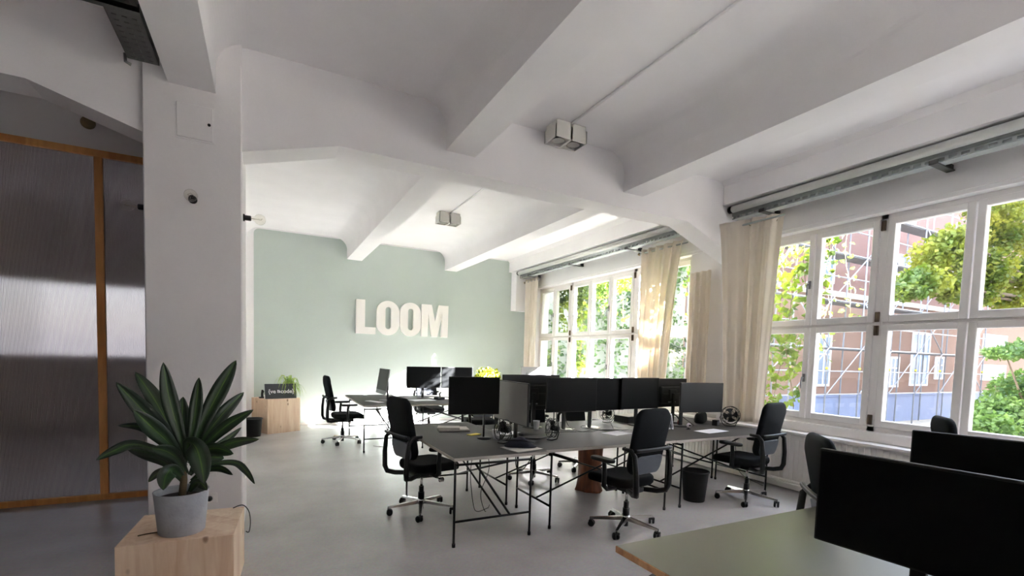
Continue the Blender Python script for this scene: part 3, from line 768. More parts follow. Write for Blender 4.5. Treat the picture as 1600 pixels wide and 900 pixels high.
# ================================================================== MONITORS
def monitor(label, c, face, w, h, zb, desk=0.74, scr='screen', pole=None, base='disc', back=False, tilt=0.0, body='black', basemat='black', group='flat screen monitors', chin=0.0, basedist=0.07, slim=1.0):
    """c: (x,y) of the panel centre; face: heading in degrees the screen looks to; zb: bottom edge height"""
    t = thing('monitor', label, 'monitor', (c[0], c[1], desk), math.radians(face), group)
    # local +x = direction of the screen, y = across
    z0 = zb-desk
    q = Matrix.Translation((0, 0, z0+h/2)) @ Matrix.Rotation(math.radians(-tilt), 4, 'Y') @ Matrix.Translation((0, 0, -(z0+h/2)))
    b = MB(); b.box(-0.022, 0.0, -w/2, w/2, z0, z0+h, bev=0.006, mtx=q)
    b.box(-0.05, -0.02, -w*0.33, w*0.33, z0+h*0.12, z0+h*0.72, bev=0.014, mtx=q)
    b.build('monitor_housing', M[body], t)
    e = 0.009
    b = MB(); b.box(-0.001, 0.0015, -w/2+e, w/2-e, z0+e+chin, z0+h-e, mtx=q); b.build('display', M[scr], t)
    py = 0.0 if pole is None else pole
    zc = z0+h*0.42
    b = MB(); b.box(-basedist-0.018, -basedist+0.008, py-0.024*slim, py+0.024*slim, 0.008, zc+0.03, bev=0.006); b.box(-basedist, -0.04, py-0.03, py+0.03, zc-0.04, zc+0.04, bev=0.006); 
    b.build('stand_pole', M['black'], t)
    b = MB()
    if base == 'disc': b.lathe([(r_*(0.4+0.6*slim), h_) for r_, h_ in ((0.115, 0), (0.12, 0.004), (0.116, 0.010), (0.04, 0.015), (0.0001, 0.016))], c=(-basedist+0.02, py, 0), n=28)
    else: b.box(-basedist-0.09, -basedist+0.12, py-0.13, py+0.13, 0, 0.012, bev=0.004)
    b.build('stand_base', M[basemat], t)
    if back:
        b = MB(); b.box(-0.075, -0.05, -0.07, 0.07, z0+h*0.30, z0+h*0.62, bev=0.008); b.box(-0.066, -0.05, -w*0.3, w*0.3, z0+h*0.44, z0+h*0.48, bev=0.003); b.build('mount_plate', M['blackm'], t)
        b = MB()
        for k in (-0.05, 0.0, 0.05): b.box(-0.056, -0.05, k-0.018, k+0.018, z0+h*0.16, z0+h*0.20)
        b.build('port_row', M['silver'], t)
    return t
# end desk of the near cluster
monitor('black monitor on the near end desk, its dark side left of the grey-shining screen', (1.84, 4.36), 262, 0.52, 0.375, 0.99, pole=0.12, basedist=0.06, slim=0.35)
monitor('monitor whose screen has a grey sheen painted in, facing left on the near end desk', (2.17, 4.24), 180, 0.74, 0.41, 0.92, scr='screen_sheen', pole=0.0)
# back-to-back rows
monitor('black monitor of the near row just right of the whitish plastic cup', (3.17, 4.60), 270, 0.70, 0.40, 0.952, pole=-0.04, basemat='alu', basedist=0.10)
monitor('middle black monitor of the near row, overlapped by the one on its left', (3.64, 4.70), 270, 0.78, 0.40, 0.945, pole=-0.12, basemat='alu', basedist=0.02)
monitor('black monitor of the near row just left of the middle chair top', (4.26, 4.66), 270, 0.62, 0.40, 0.955, pole=0.0)
monitor('black monitor seen from behind with a mount plate, right of the middle chair top', (4.94, 4.84), 92, 0.62, 0.39, 0.95, back=True)
monitor('rightmost black monitor of the near row, square-cornered, in front of the curtain', (5.03, 4.36), 262, 0.68, 0.385, 0.925, pole=-0.26, scr='screenm')
monitor('black monitor seen from behind with small ports, between grey screen and near row', (2.83, 4.98), 90, 0.78, 0.42, 0.945, back=True)
# foreground monitors
monitor('large glossy black monitor filling the bottom right foreground', (1.972, 0.79), 185, 0.63, 0.366, 0.889, base='plate')
monitor('smaller black monitor at the right edge behind the large foreground one', (3.72, 1.21), 194, 0.62, 0.36, 0.83, base='plate')
bpy.context.view_layer.update()
# far monitors
monitor('left one of the twin black monitors by the sunlit green wall', (2.635, 8.70), 270, 0.655, 0.40, 0.935)
monitor('right one of the twin black monitors by the sunlit green wall', (3.30, 8.70), 270, 0.64, 0.40, 0.935)
monitor('pale silver monitor seen far off in front of the far curtain', (5.0, 8.62), 90, 0.72, 0.42, 0.95, body='silver', basemat='silver')
monitor('silver slim computer seen edge-on on the far end desk', (1.80, 8.40), 183, 0.60, 0.44, 0.86, body='silver', scr='screenm', basemat='silver', tilt=9, chin=0.06, basedist=0.09)

# ================================================================== DESK CLUTTER
TOP = 0.7415
def fan(label, x, y, deg, r=0.115, mat1='black', tilt=8):
    t = thing('desk_fan', label, 'fan', (x, y, TOP), math.radians(deg), 'small desk fans')
    zc = r+0.03
    q = Matrix.Translation((0, 0, zc)) @ Matrix.Rotation(math.radians(-tilt), 4, 'Y')
    c = MB()
    for xx, rr in ((-0.03, r), (0.03, r), (0.045, r*0.7), (0.05, r*0.35), (-0.05, r*0.6)):
        c.tube([q @ Vector((xx, rr*math.cos(2*PI*i/28), rr*math.sin(2*PI*i/28))) for i in range(28)], 0.004 if rr == r else 0.0022, 5, closed=True)
    for i in range(14):
        a = 2*PI*i/14; cs, sn = math.cos(a), math.sin(a)
        c.tube([q @ Vector(p) for p in ((0.052, 0.02*cs, 0.02*sn), (0.048, r*0.4*cs, r*0.4*sn), (0.03, r*cs, r*sn), (-0.03, r*cs, r*sn), (-0.052, r*0.4*cs, r*0.4*sn), (-0.054, 0.02*cs, 0.02*sn))], 0.0018, 4)
    c.build('cage', M[mat1], t)
    for i in range(4):
        b = MB(); a0 = PI/2*i; rows = []
        for k in range(6):
            s = k/5; rr = 0.02+(r*0.8-0.02)*s; row = []
            for j in range(4):
                a = a0+0.25*s+(j/3-0.5)*(0.7+0.5*s)
                row.append((rr*math.cos(a), rr*math.sin(a), (j/3-0.5)*0.03))
            rows.append(row)
        vs = [[b.bm.verts.new(q @ Vector((p[2], p[0], p[1]))) for p in row] for row in rows]
        v2 = [[b.bm.verts.new(q @ Vector((p[2]+0.003, p[0], p[1]))) for p in row] for row in rows]
        for V in (vs, v2):
            for A, B in zip(V, V[1:]):
                for j in range(3): b.bm.faces.new((A[j], A[j+1], B[j+1], B[j]))
        b.build('blade', M['black'], t)
    b = MB(); b.lathe([(0.0001, 0.02), (0.022, 0.018), (0.026, 0.0), (0.03, -0.02), (0.03, -0.07), (0.02, -0.085), (0.0001, -0.086)], axis='x', n=16, mtx=q); b.build('motor', M['black'], t)
    b = MB()
    b.tube([(-0.03, -r*0.95, zc), (-0.035, -r*1.06, zc-0.04), (-0.03, -r*0.7, 0.02), (0.02, -r*0.55, 0.006), (0.05, 0, 0.006), (0.02, r*0.55, 0.006), (-0.03, r*0.7, 0.02), (-0.035, r*1.06, zc-0.04), (-0.03, r*0.95, zc)], 0.005, 6)
    b.build('foot', M[mat1], t)
fan('black wire desk fan on the near end desk in front of the grey-shining screen', 2.03, 4.10, 188, 0.10)
fan('black wire desk fan standing left of the monitor stands on the near row', 2.59, 4.10, 170, 0.095)
fan('round wire desk fan facing the room beside the curtain on the right desk', 5.475, 4.27, 232, 0.115)
fan('small dark desk fan in the cable tangle left of the open box', 4.02, 5.02, 200, 0.09)

# notepads and papers
def slab(name, label, cat, x, y, deg, w, d, h, m, z=TOP, group=None, n=0):
    t = thing(name, label, cat, (x, y, z), math.radians(deg), group)
    b = MB(); b.box(-w/2, w/2, -d/2, d/2, 0, h, bev=min(0.002, h*0.3), seg=1); b.build('sheet' if h < 0.004 else 'body', M[m], t)
    return t
t = thing('notepad', 'large grey notepad lying on the near end desk', 'notepad', (1.85, 4.97, TOP), math.radians(-12), 'notepads')
b = MB(); b.box(-0.17, 0.17, -0.12, 0.12, 0.0, 0.004); b.build('back_cover', M['black'], t)
b = MB(); b.box(-0.165, 0.165, -0.118, 0.118, 0.004, 0.022); b.build('pages', M['paperg'], t)
t = thing('notepad', 'smaller pad lying on top of the large grey notepad', 'notepad', (1.80, 4.98, TOP+0.0225), math.radians(-20), 'notepads')
b = MB(); b.box(-0.12, 0.12, -0.085, 0.085, 0.0, 0.014); b.build('pages', M['paperg'], t)
b = MB(); b.box(-0.12, 0.12, -0.085, 0.085, 0.014, 0.016); b.build('front_cover', M['deskedge'], t)
slab('paper_sheet', 'white paper sheet on the near desk left of the middle chair', 'paper', 3.55, 4.24, 15, 0.30, 0.21, 0.0015, 'paper', group='paper sheets')
slab('paper_sheet', 'white paper sheet lying near the front edge below the rightmost near monitor', 'paper', 4.83, 4.02, 8, 0.42, 0.21, 0.0015, 'paper', group='paper sheets')
t = slab('desk_mat', 'pale thin folder under the dark cap at the corner of the end desk', 'folder', 2.08, 3.80, 12, 0.30, 0.26, 0.004, 'paperg')
slab('paper_sheet', 'white papers under the grey-shining screen on the near end desk', 'paper', 2.35, 4.62, 30, 0.26, 0.19, 0.003, 'paper', group='paper sheets')
# dark cap / felt pouch
t = thing('felt_pouch', 'crumpled dark navy pouch on the front corner of the near end desk', 'pouch', (2.10, 3.86, TOP+0.0045), math.radians(-18))
b = MB()
def pf(u, v, w):
    rr = min(1.0, math.hypot(u/0.15, v/0.085))
    hgt = 0.078*(1-rr**2.6)*(1.0-0.9*max(0, u)/0.15)*(1+0.22*math.sin(31*u+14*v)*math.cos(26*v-9*u))
    return Vector((u, v*(1+0.12*math.sin(18*u)), max(0.001, 0.004+(hgt if w > -0.012 else 0.0)+0.25*max(0, w))))
b.pad(rrect(0.30, 0.17, 0.07, 7), 0.06, 0.025, pf, 0.01); b.build('pouch_body', M['navy'], t)
b = MB(); b.tube([(-0.13, -0.02, 0.062), (-0.06, -0.05, 0.07), (0.04, -0.06, 0.062), (0.12, -0.035, 0.045)], 0.005, 6); b.build('zip_edge', M['black'], t)
# cup
t = thing('plastic_cup', 'whitish plastic cup on the near back desk under the ported monitor back', 'cup', (2.78, 4.74, TOP))
b = MB(); b.lathe([(0.026, 0.002), (0.038, 0.10), (0.040, 0.103), (0.039, 0.104), (0.036, 0.10), (0.025, 0.006), (0.0001, 0.006)], n=24); b.build('cup_wall', M['cup'], t)
b = MB(); b.lathe([(0.0001, 0.007), (0.027, 0.007), (0.030, 0.035), (0.0001, 0.035)], n=20); b.build('water', M['cup'], t)
# crumpled tissue and sticky pad, small things on the end desk
t = thing('paper_cup', 'crumpled white paper cup behind the fan on the near end desk', 'cup', (2.075, 4.33, TOP), 0.4)
b = MB(); b.lathe([(0.0001, 0), (0.03, 0.0), (0.042, 0.05), (0.045, 0.09), (0.043, 0.095), (0.028, 0.02), (0.0001, 0.015)], n=14); b.build('cup_wall', M['paper'], t)
slab('sticky_note_pad', 'small yellow note pad on the near end desk behind the fan', 'note pad', 1.95, 4.62, 20, 0.14, 0.07, 0.008, 'yellow')
t = thing('computer_mouse', 'small black computer mouse between the fan and the pouch', 'mouse', (2.42, 4.42, TOP), 0.6)
b = MB(); b.pad(rrect(0.10, 0.06, 0.028, 6), 0.034, 0.015, lambda u, v, w: Vector((u, v, 0.017+w*(1-0.3*abs(u)/0.05)))); b.build('mouse_body', M['black'], t)
b = MB(); b.lathe([(0.0001, -0.004), (0.008, -0.004), (0.008, 0.004), (0.0001, 0.004)], c=(0.025, 0, 0.03), axis='y', n=12); b.build('scroll_wheel', M['lumbar'], t)
# open box
t = thing('open_box', 'low dark open box on the near back desk beside the middle chair top', 'box', (4.42, 5.0, TOP), 0.1)
b = MB()
for a in ((-0.19, 0.19, -0.13, -0.122), (-0.19, 0.19, 0.122, 0.13), (-0.19, -0.182, -0.13, 0.13), (0.182, 0.19, -0.13, 0.13)): b.box(*a, 0, 0.085)
b.box(-0.19, 0.19, -0.13, 0.13, 0, 0.006); b.build('box_tray', M['blackm'], t)
b = MB(); b.box(-0.19, 0.19, -0.13, 0.13, 0.085, 0.09); b.build('lid', M['paperg'], t)
# phone / tablet standing tilted in a holder
p = at_z(1050, 668, TOP); 
t = thing('calculator', 'white slim keypad device propped up beside the middle chair top', 'device', (4.42, 4.28, TOP), math.radians(250))
q = Matrix.Rotation(math.radians(-22), 4, 'Y')
b = MB(); b.box(-0.006, 0.006, -0.04, 0.04, 0, 0.20, bev=0.004, mtx=q); b.build('casing', M['paper'], t)
b = MB(); b.box(0.006, 0.0075, -0.03, 0.03, 0.02, 0.18, mtx=q); b.build('keypad', M['silver'], t)
b = MB(); b.tube([(0.02, 0, 0.0), (-0.005, 0.0, 0.06), (-0.07, 0.0, 0.004)], 0.006); b.build('prop', M['black'], t)
# headset
t = thing('headset', 'black and red headset behind the white keypad device on the back desk', 'headset', (4.78, 4.6, TOP), 0.5)
b = MB(); b.tube([(0, 0.085*math.cos(PI*i/12), 0.035+0.10*math.sin(PI*i/12)) for i in range(13)], 0.008, 8); b.build('headband', M['black'], t)
for s in (-1, 1):
    b = MB(); b.lathe([(0.0001, -0.015), (0.034, -0.015), (0.038, 0.0), (0.034, 0.015), (0.0001, 0.015)], c=(0, s*0.085, 0.04), axis='y', n=18); b.build('ear_cup', M['red'], t)
# dark bag by the rightmost monitor and a speaker
t = thing('camera_bag', 'small black soft bag behind the rightmost near monitor stand', 'bag', (5.30, 4.60, TOP), 0.3)
b = MB(); b.pad(rrect(0.20, 0.15, 0.06, 6), 0.15, 0.05, lambda u, v, w: Vector((u, v*(1-0.25*(w+0.075)/0.15), max(0.001, w+0.076+0.01*math.sin(20*u))))); b.build('bag_body', M['blackm'], t)
b = MB(); b.tube([(-0.07, 0, 0.14), (-0.04, 0, 0.18), (0.04, 0, 0.18), (0.07, 0, 0.14)], 0.006); b.build('bag_strap', M['black'], t)
t = thing('speaker_cube', 'tiny black cube beside the round wire fan by the curtain', 'speaker', (5.31, 4.36, TOP), 0.2)
b = MB(); b.box(-0.035, 0.035, -0.035, 0.035, 0, 0.075, bev=0.006); b.build('cabinet', M['black'], t)
b = MB(); b.lathe([(0.026, -0.036), (0.028, -0.038), (0.0001, -0.03)], c=(0, 0, 0.038), axis='y', n=18); b.build('grille', M['lumbar'], t)
t = thing('webcam', 'small white webcam at the foot of the rightmost near monitor', 'webcam', (4.66, 4.22, TOP), -1.8)
b = MB(); b.lathe([(0.0001, 0), (0.03, 0.0), (0.03, 0.008), (0.008, 0.012), (0.008, 0.03), (0.0001, 0.03)], n=16); b.build('foot', M['black'], t)
b = MB(); b.lathe([(0.0001, -0.026), (0.016, -0.022), (0.026, -0.008), (0.026, 0.008), (0.016, 0.022), (0.0001, 0.026)], c=(0, 0, 0.05), axis='x', n=18); b.build('camera_ball', M['paper'], t)
b = MB(); b.lathe([(0.0001, 0.03), (0.012, 0.029), (0.014, 0.022)], c=(0, 0, 0.05), axis='x', n=14); b.build('lens', M['black'], t)

# cables: one thing each
def cable(label, pts, r=0.0045, m='cable', group='desk cables'):
    P = [Vector(p) for p in pts]; out = []
    for i in range(len(P)-1):
        a = P[max(0, i-1)]; b_ = P[i]; c = P[i+1]; d = P[min(len(P)-1, i+2)]
        for k in range(8):
            t = k/8
            out.append(0.5*((2*b_)+(c-a)*t+(2*a-5*b_+4*c-d)*t*t+(3*b_-a-3*c+d)*t**3))
    out.append(P[-1])
    b = MB(); b.tube(out, r, 6)
    return tag(b.build('cable', M[m]), label, 'cable', group)
zt = TOP+0.006
cable('black cable curving across the desk from the grey-shining screen to the wire fan', [(2.30, 4.30, zt), (2.45, 4.18, zt), (2.55, 4.2, zt), (2.75, 4.35, zt), (2.95, 4.62, zt)])
cable('black cable looping between the two monitor stands of the near row', [(3.05, 4.62, 1.0), (3.1, 4.55, 0.8), (3.2, 4.45, zt), (3.4, 4.5, zt), (3.6, 4.42, zt), (3.75, 4.55, zt), (3.95, 4.95, 0.85)])
cable('thin cable lying in front of the monitor stands of the near row', [(2.75, 4.5, zt), (3.0, 4.46, zt), (3.3, 4.40, zt), (3.55, 4.48, zt), (3.8, 4.38, zt), (3.95, 4.5, zt)], 0.0035)
cable('cable drooping under the end desk towards the floor, looped in a wide bow', [(2.18, 4.1, 0.70), (2.2, 4.12, 0.5), (2.3, 4.2, 0.42), (2.42, 4.25, 0.5), (2.5, 4.2, 0.68)])
cable('thin cable hanging down under the near end desk to the floor', [(1.82, 4.3, 0.70), (1.80, 4.32, 0.4), (1.83, 4.3, 0.1), (1.9, 4.35, 0.008), (2.05, 4.42, 0.008)], 0.0035)
cable('cable hanging beside the thin one under the near end desk', [(1.95, 4.3, 0.70), (1.99, 4.3, 0.45), (1.92, 4.33, 0.2), (1.97, 4.32, 0.008), (2.1, 4.5, 0.008)], 0.0035)
cable('pale cable hanging below the front edge of the far end desk to the floor', [(1.95, 7.75, 0.71), (1.93, 7.8, 0.4), (1.9, 7.9, 0.1), (1.8, 8.0, 0.01), (1.6, 8.1, 0.01)], 0.004, 'deskedge')
cable('black cable rising behind the rightmost near monitor stand', [(4.75, 4.5, 0.95), (4.9, 4.55, 0.85), (5.0, 4.45, zt), (4.85, 4.36, zt), (4.74, 4.28, zt)], 0.004)
cable('cable hanging at the wall under the right desk', [(5.62, 4.3, 0.70), (5.66, 4.3, 0.4), (5.64, 4.2, 0.12), (5.7, 3.9, 0.01)], 0.004)
# far-desk clutter
t = thing('keyboard', 'flat silver keyboard in front of the slim silver computer', 'keyboard', (1.62, 8.12, TOP), math.radians(22))
b = MB(); b.box(-0.065, 0.065, -0.21, 0.21, 0, 0.012, bev=0.003); b.build('keyboard_plate', M['silver'], t)
b = MB()
for i in range(5):
    for j in range(14): b.box(-0.055+i*0.022, -0.037+i*0.022, -0.2+j*0.0286, -0.176+j*0.0286, 0.012, 0.016)
b.build('keys', M['paper'], t)
slab('paper_sheet', 'white papers in the sun under the left twin monitor', 'paper', 2.50, 8.35, 10, 0.42, 0.30, 0.004, 'paper', group='paper sheets')
slab('paper_sheet', 'white papers in the sun under the right twin monitor', 'paper', 3.15, 8.25, -12, 0.30, 0.30, 0.004, 'paper', group='paper sheets')
t = thing('desk_phone', 'small dark desk phone under the left twin monitor', 'phone', (2.86, 8.45, TOP), 0.3)
b = MB(); b.box(-0.08, 0.08, -0.07, 0.07, 0, 0.04, bev=0.01); b.build('phone_base', M['navy'], t)
b = MB(); b.tube([(0.02, 0, 0.04), (0.0, 0.0, 0.10), (0.03, 0.0, 0.13)], 0.014); b.build('handset', M['black'], t)

# ================================================================== STUMP, BINS, BOXES
t = thing('tree_stump', 'reddish brown tree stump standing under the near desks', 'stump', (3.48, 4.62, 0))
b = MB(); n = 22; rings = []
for (z, r) in ((0.0, 0.165), (0.03, 0.155), (0.12, 0.135), (0.25, 0.13), (0.38, 0.14), (0.5, 0.148), (0.585, 0.15), (0.60, 0.142)):
    rings.append([b.bm.verts.new((r*(1+0.09*math.sin(3*a+z*4)+0.05*math.sin(7*a-z*9))*math.cos(a), r*(1+0.09*math.sin(3*a+z*4)+0.05*math.sin(7*a-z*9))*math.sin(a), z)) for a in [2*PI*i/n for i in range(n)]])
for A, B in zip(rings, rings[1:]):
    for j in range(n): b.bm.faces.new((A[j], A[(j+1) % n], B[(j+1) % n], B[j])).smooth = True
b.bm.faces.new(rings[0]); b.bm.faces.new(rings[-1]); b.build('trunk_log', M['stump'], t)
b = MB(); b.lathe([(0.0001, 0.601), (0.125, 0.601), (0.128, 0.606), (0.0001, 0.607)], n=22); b.build('sawn_top', M['ply'], t)
def bin_(label, x, y, h, r0, r1):
    t = thing('waste_bin', label, 'bin', (x, y, 0), 0, 'black waste bins')
    b = MB(); b.lathe([(0.0001, 0.0), (r0, 0.0), (r1, h), (r1+0.006, h), (r1+0.006, h+0.008), (r1-0.003, h+0.008), (r0-0.004, 0.008), (0.0001, 0.008)], n=32); b.build('bin_shell', M['blackm'], t)
    b = MB(); b.tube([((r1+0.005)*math.cos(2*PI*i/32), (r1+0.005)*math.sin(2*PI*i/32), h) for i in range(32)], 0.006, 6, closed=True); b.build('rim', M['black'], t)
bin_('black waste bin under the near desk row between the chairs', 4.36, 3.82, 0.335, 0.115, 0.148)
bin_('black waste bin beside the plywood box at the green wall', -0.2, 9.72, 0.32, 0.12, 0.15)

def wbox(name, label, pts, h, lid=False):
    """open-bottom cube from four floor corners (front-left, front-right, back-right, back-left)"""
    c = sum((Vector((p[0], p[1], 0)) for p in pts), Vector())/4
    t = thing(name, label, 'wooden box', c)
    P = [Vector((p[0], p[1], 0))-c for p in pts]
    names = ('front_panel', 'side_panel', 'back_panel', 'side_panel')
    for i in range(4):
        a, d = P[i], P[(i+1) % 4]; nrm = (d-a).cross(Vector((0, 0, 1))).normalized()*-1
        e = (d-a).normalized()*0.018
        a2, d2 = (a+e*0, d-e*0)
        b = MB(); b.prism([(0, 0), (1, 0), (1, 1), (0, 1)], lambda u, v, w: a2+(d2-a2)*(u*0.999+0.0005)+Vector((0, 0, (h-0.0185)*v))+nrm*w, 0, 0.018)
        b.build(names[i], M['crate'], t)
    b = MB(); b.prism([(p.x, p.y) for p in P], lambda u, v, w: Vector((u, v, w)), h-0.018, h); b.build('top_panel', M['crate'], t)
    return t
BZT = 0.42
wbox('wooden_box', 'pale spruce box in the left foreground carrying the big potted plant', [(-0.768, 3.40), (-0.178, 3.37), (-0.140, 3.955), (-0.735, 3.985)], BZT)
wbox('wooden_box', 'pale spruce box at the green wall with the dark sign board on it', [(0.031, 9.86), (0.60, 10.16), (0.33, 10.68), (-0.24, 10.38)], 0.645)

# sign board with lettering, on the far box
def text_mesh(txt, size, depth, off=0.0):
    cu = bpy.data.curves.new('txt', 'FONT'); cu.body = txt; cu.size = size; cu.extrude = depth; cu.offset = off
    cu.align_x = 'CENTER'; cu.align_y = 'CENTER'; cu.resolution_u = 4
    o = bpy.data.objects.new('txt', cu); COL.objects.link(o)
    dg = bpy.context.evaluated_depsgraph_get(); me = bpy.data.meshes.new_from_object(o.evaluated_get(dg))
    bpy.data.objects.remove(o); return me
bl, br = at_y(409, 624, 10.02), at_y(454, 622, 10.16)
t = thing('sign_board', 'dark grey board with white writing {ve code} on the far wooden box', 'sign', (0.265, 10.06, 0.646), math.radians(12))
q = Matrix.Rotation(math.radians(-14), 4, 'X')
b = MB(); b.box(-0.275, 0.275, 0, 0.018, 0, 0.285, bev=0.002, seg=1, mtx=q); b.build('board', M['board'], t)
for txt, x in (('{ve', -0.155), ('code}', 0.115)):
    me = text_mesh(txt, 0.105, 0.002, 0.0025); me.transform(q @ Matrix.Translation((x, -0.003, 0.135)) @ Matrix.Rotation(PI/2, 4, 'X')); me.materials.append(M['paper'])
    o = bpy.data.objects.new('lettering', me); COL.objects.link(o); o.parent = t
b = MB()
for a in ((-0.062, -0.026, 0.15, 0.165), (-0.062, -0.048, 0.11, 0.15), (-0.044, -0.03, 0.13, 0.142), (-0.03, -0.012, 0.11, 0.15), (-0.05, -0.03, 0.11, 0.12)): b.box(a[0], a[1], -0.005, 0.0, a[2]+0.0, a[3], mtx=q)
b.build('emblem', M['paper'], t)
b = MB(); b.tube([(0.0, 0.07, 0.19), (0.0, 0.2, 0.0)], 0.008); b.build('support_strut', M['black'], t)
# small dark figure-like ornament left of the board
t = thing('desk_ornament', 'small black ornament left of the dark sign board', 'ornament', (-0.06, 10.16, 0.646), 0.3)
b = MB(); b.box(-0.05, 0.05, -0.03, 0.03, 0, 0.03, bev=0.006); b.build('foot', M['black'], t)
b = MB(); b.tube([(0, 0, 0.02), (0.0, 0, 0.09), (0.012, 0, 0.13), (0.0, 0, 0.16)], [0.022, 0.02, 0.026, 0.012], 10); b.build('ornament_body', M['black'], t)
t = thing('pen_cup', 'tiny white cup between the black ornament and the sign board', 'cup', (0.0, 10.09, 0.646))
b = MB(); b.lathe([(0.0001, 0), (0.026, 0.0), (0.028, 0.07), (0.025, 0.07), (0.023, 0.006), (0.0001, 0.006)], n=16); b.build('cup_wall', M['paper'], t)
# spider plant
t = thing('spider_plant', 'spider plant with arching pale green leaves behind the dark sign board', 'potted plant', (0.42, 10.30, 0.646))
b = MB(); b.lathe([(0.0001, 0), (0.06, 0.0), (0.08, 0.12), (0.084, 0.12), (0.084, 0.135), (0.074, 0.135), (0.06, 0.11), (0.0001, 0.11)], n=20); b.build('pot', M['concrete'], t)
b = MB()
for i in range(46):
    a = random.uniform(0, 2*PI); L = random.uniform(0.22, 0.40); up = random.uniform(0.12, 0.36); w = 0.011
    d = Vector((math.cos(a), math.sin(a), 0)); s = d.cross(Vector((0, 0, 1)))
    prev = None
    for k in range(9):
        u = k/8; p = d*(0.02+L*u*0.8)+Vector((0, 0, 0.12+up*math.sin(u*2.5)*1.0-0.22*u*u*(1.2-up*2)))
        ww = w*(1-u**3)+0.001
        c = [b.bm.verts.new(p+s*ww+Vector((0, 0, 0.004))), b.bm.verts.new(p), b.bm.verts.new(p-s*ww+Vector((0, 0, 0.004)))]
        if prev:
            for j in range(2): b.bm.faces.new((prev[j], prev[j+1], c[j+1], c[j])).smooth = True
        prev = c
b.build('leaves', M['spider'], t)
# yellow-green plant on the far desk
t = thing('potted_bush', 'bright yellow-green leafy plant in the sun right of the twin monitors', 'potted plant', (4.05, 8.95, 0.7415))
b = MB(); b.lathe([(0.0001, 0), (0.09, 0.0), (0.12, 0.20), (0.126, 0.2), (0.126, 0.215), (0.11, 0.215), (0.1, 0.18), (0.0001, 0.18)], n=24); b.build('pot', M['concrete'], t)
b = MB()
for i in range(900):
    a, c, r = random.uniform(0, 2*PI), random.uniform(-1, 1), random.random()**0.4
    s = math.sqrt(1-c*c); b.leafquad((0.27*r*s*math.cos(a), 0.25*r*s*math.sin(a), 0.40+0.20*r*c), random.uniform(0.04, 0.075))
b.build('foliage', M['yellowleaf'], t)
b = MB()
for a in (0, 1.6, 3.1, 4.6): b.tube([(0.02*math.cos(a), 0.02*math.sin(a), 0.17), (0.08*math.cos(a), 0.08*math.sin(a), 0.30), (0.14*math.cos(a), 0.14*math.sin(a), 0.42)], 0.006, 5)
b.build('stem', M['stem'], t)

# ================================================================== BIG DRACAENA
PB = Vector((-0.468, 3.56, BZT))
t = thing('potted_dracaena', 'large dark green striped dracaena in a grey pot on the foreground box', 'potted plant', PB)
b = MB(); b.lathe([(0.0001, 0), (0.118, 0.0), (0.124, 0.006), (0.146, 0.255), (0.148, 0.262), (0.142, 0.262), (0.138, 0.25), (0.132, 0.215), (0.0001, 0.215)], n=40); b.build('pot', M['concrete'], t)
b = MB(); b.lathe([(0.134, 0.217), (0.09, 0.226), (0.0001, 0.230)], n=24); b.build('soil', M['soil'], t)
b = MB(); b.tube([(0.0, 0, 0.2), (0.012, 0.0, 0.32), (0.01, 0.01, 0.44), (0.015, 0, 0.56)], [0.022, 0.02, 0.018, 0.012], 10); b.build('stem', M['stem'], t)
# blades: pixel guide of the reference mapped into depth, each with its own distance
LV = [ # (points base..tip), width px, depth of tip relative to stem (m, - = towards viewer), face roll
 ([(290,722),(262,680),(222,640),(181,597)], 26, -0.04, 0.4),
 ([(288,716),(266,670),(240,622),(211,581)], 25, 0.14, 0.6),
 ([(291,712),(278,670),(264,620),(255,566)], 24, -0.10, 0.1),
 ([(292,708),(287,680),(285,650),(286,620)], 21, 0.12, 0.0),
 ([(294,710),(301,670),(307,630),(311,590)], 19, 0.02, -0.2),
 ([(297,715),(318,660),(345,607),(369,563)], 26, 0.08, -0.4),
 ([(298,722),(322,680),(352,642),(381,613)], 21, 0.16, -0.5),
 ([(299,728),(326,690),(358,662),(396,640)], 20, -0.05, -0.3),
 ([(299,733),(320,708),(348,692),(377,668)], 13, 0.20, -0.6),
 ([(300,736),(330,706),(368,690),(405,686)], 19, -0.12, -0.1),
 ([(299,738),(318,706),(340,700),(365,709)], 27, -0.18, 0.0),
 ([(298,750),(330,726),(366,722),(384,735),(398,756)], 13, 0.10, 0.2),
 ([(297,755),(318,735),(344,731),(364,742)], 13, -0.14, 0.0),
 ([(289,728),(266,695),(238,668),(208,640)], 27, -0.20, 0.3),
 ([(288,732),(256,694),(222,668),(184,665)], 13, 0.18, 0.4),
 ([(287,740),(252,708),(210,694),(178,704),(150,719)], 16, -0.06, 0.3),
 ([(287,744),(258,722),(228,708),(196,698)], 20, 0.12, 0.3),
 ([(288,736),(256,712),(226,702),(205,703)], 22, 0.02, 0.3),
 ([(292,720),(296,692),(307,700),(315,728),(319,756)], 32, -0.24, 0.0),
 ([(288,756),(268,736),(248,738),(232,753)], 13, 0.08, 0.2),
 ([(288,748),(270,733),(259,744),(255,766)], 25, -0.20, 0.2),
 ([(296,768),(305,755),(314,754),(324,766)], 18, -0.10, 0.0),
 ([(290,724),(274,690),(262,664),(256,640)], 22, 0.22, 0.4),
 ([(297,724),(310,690),(322,664),(330,645)], 22, 0.24, -0.3),
 ([(292,740),(276,716),(258,704),(236,700)], 24, -0.16, 0.2),
 ([(296,742),(312,722),(330,714),(350,716)], 22, 0.06, 0.0),
]
PPM = 256.0
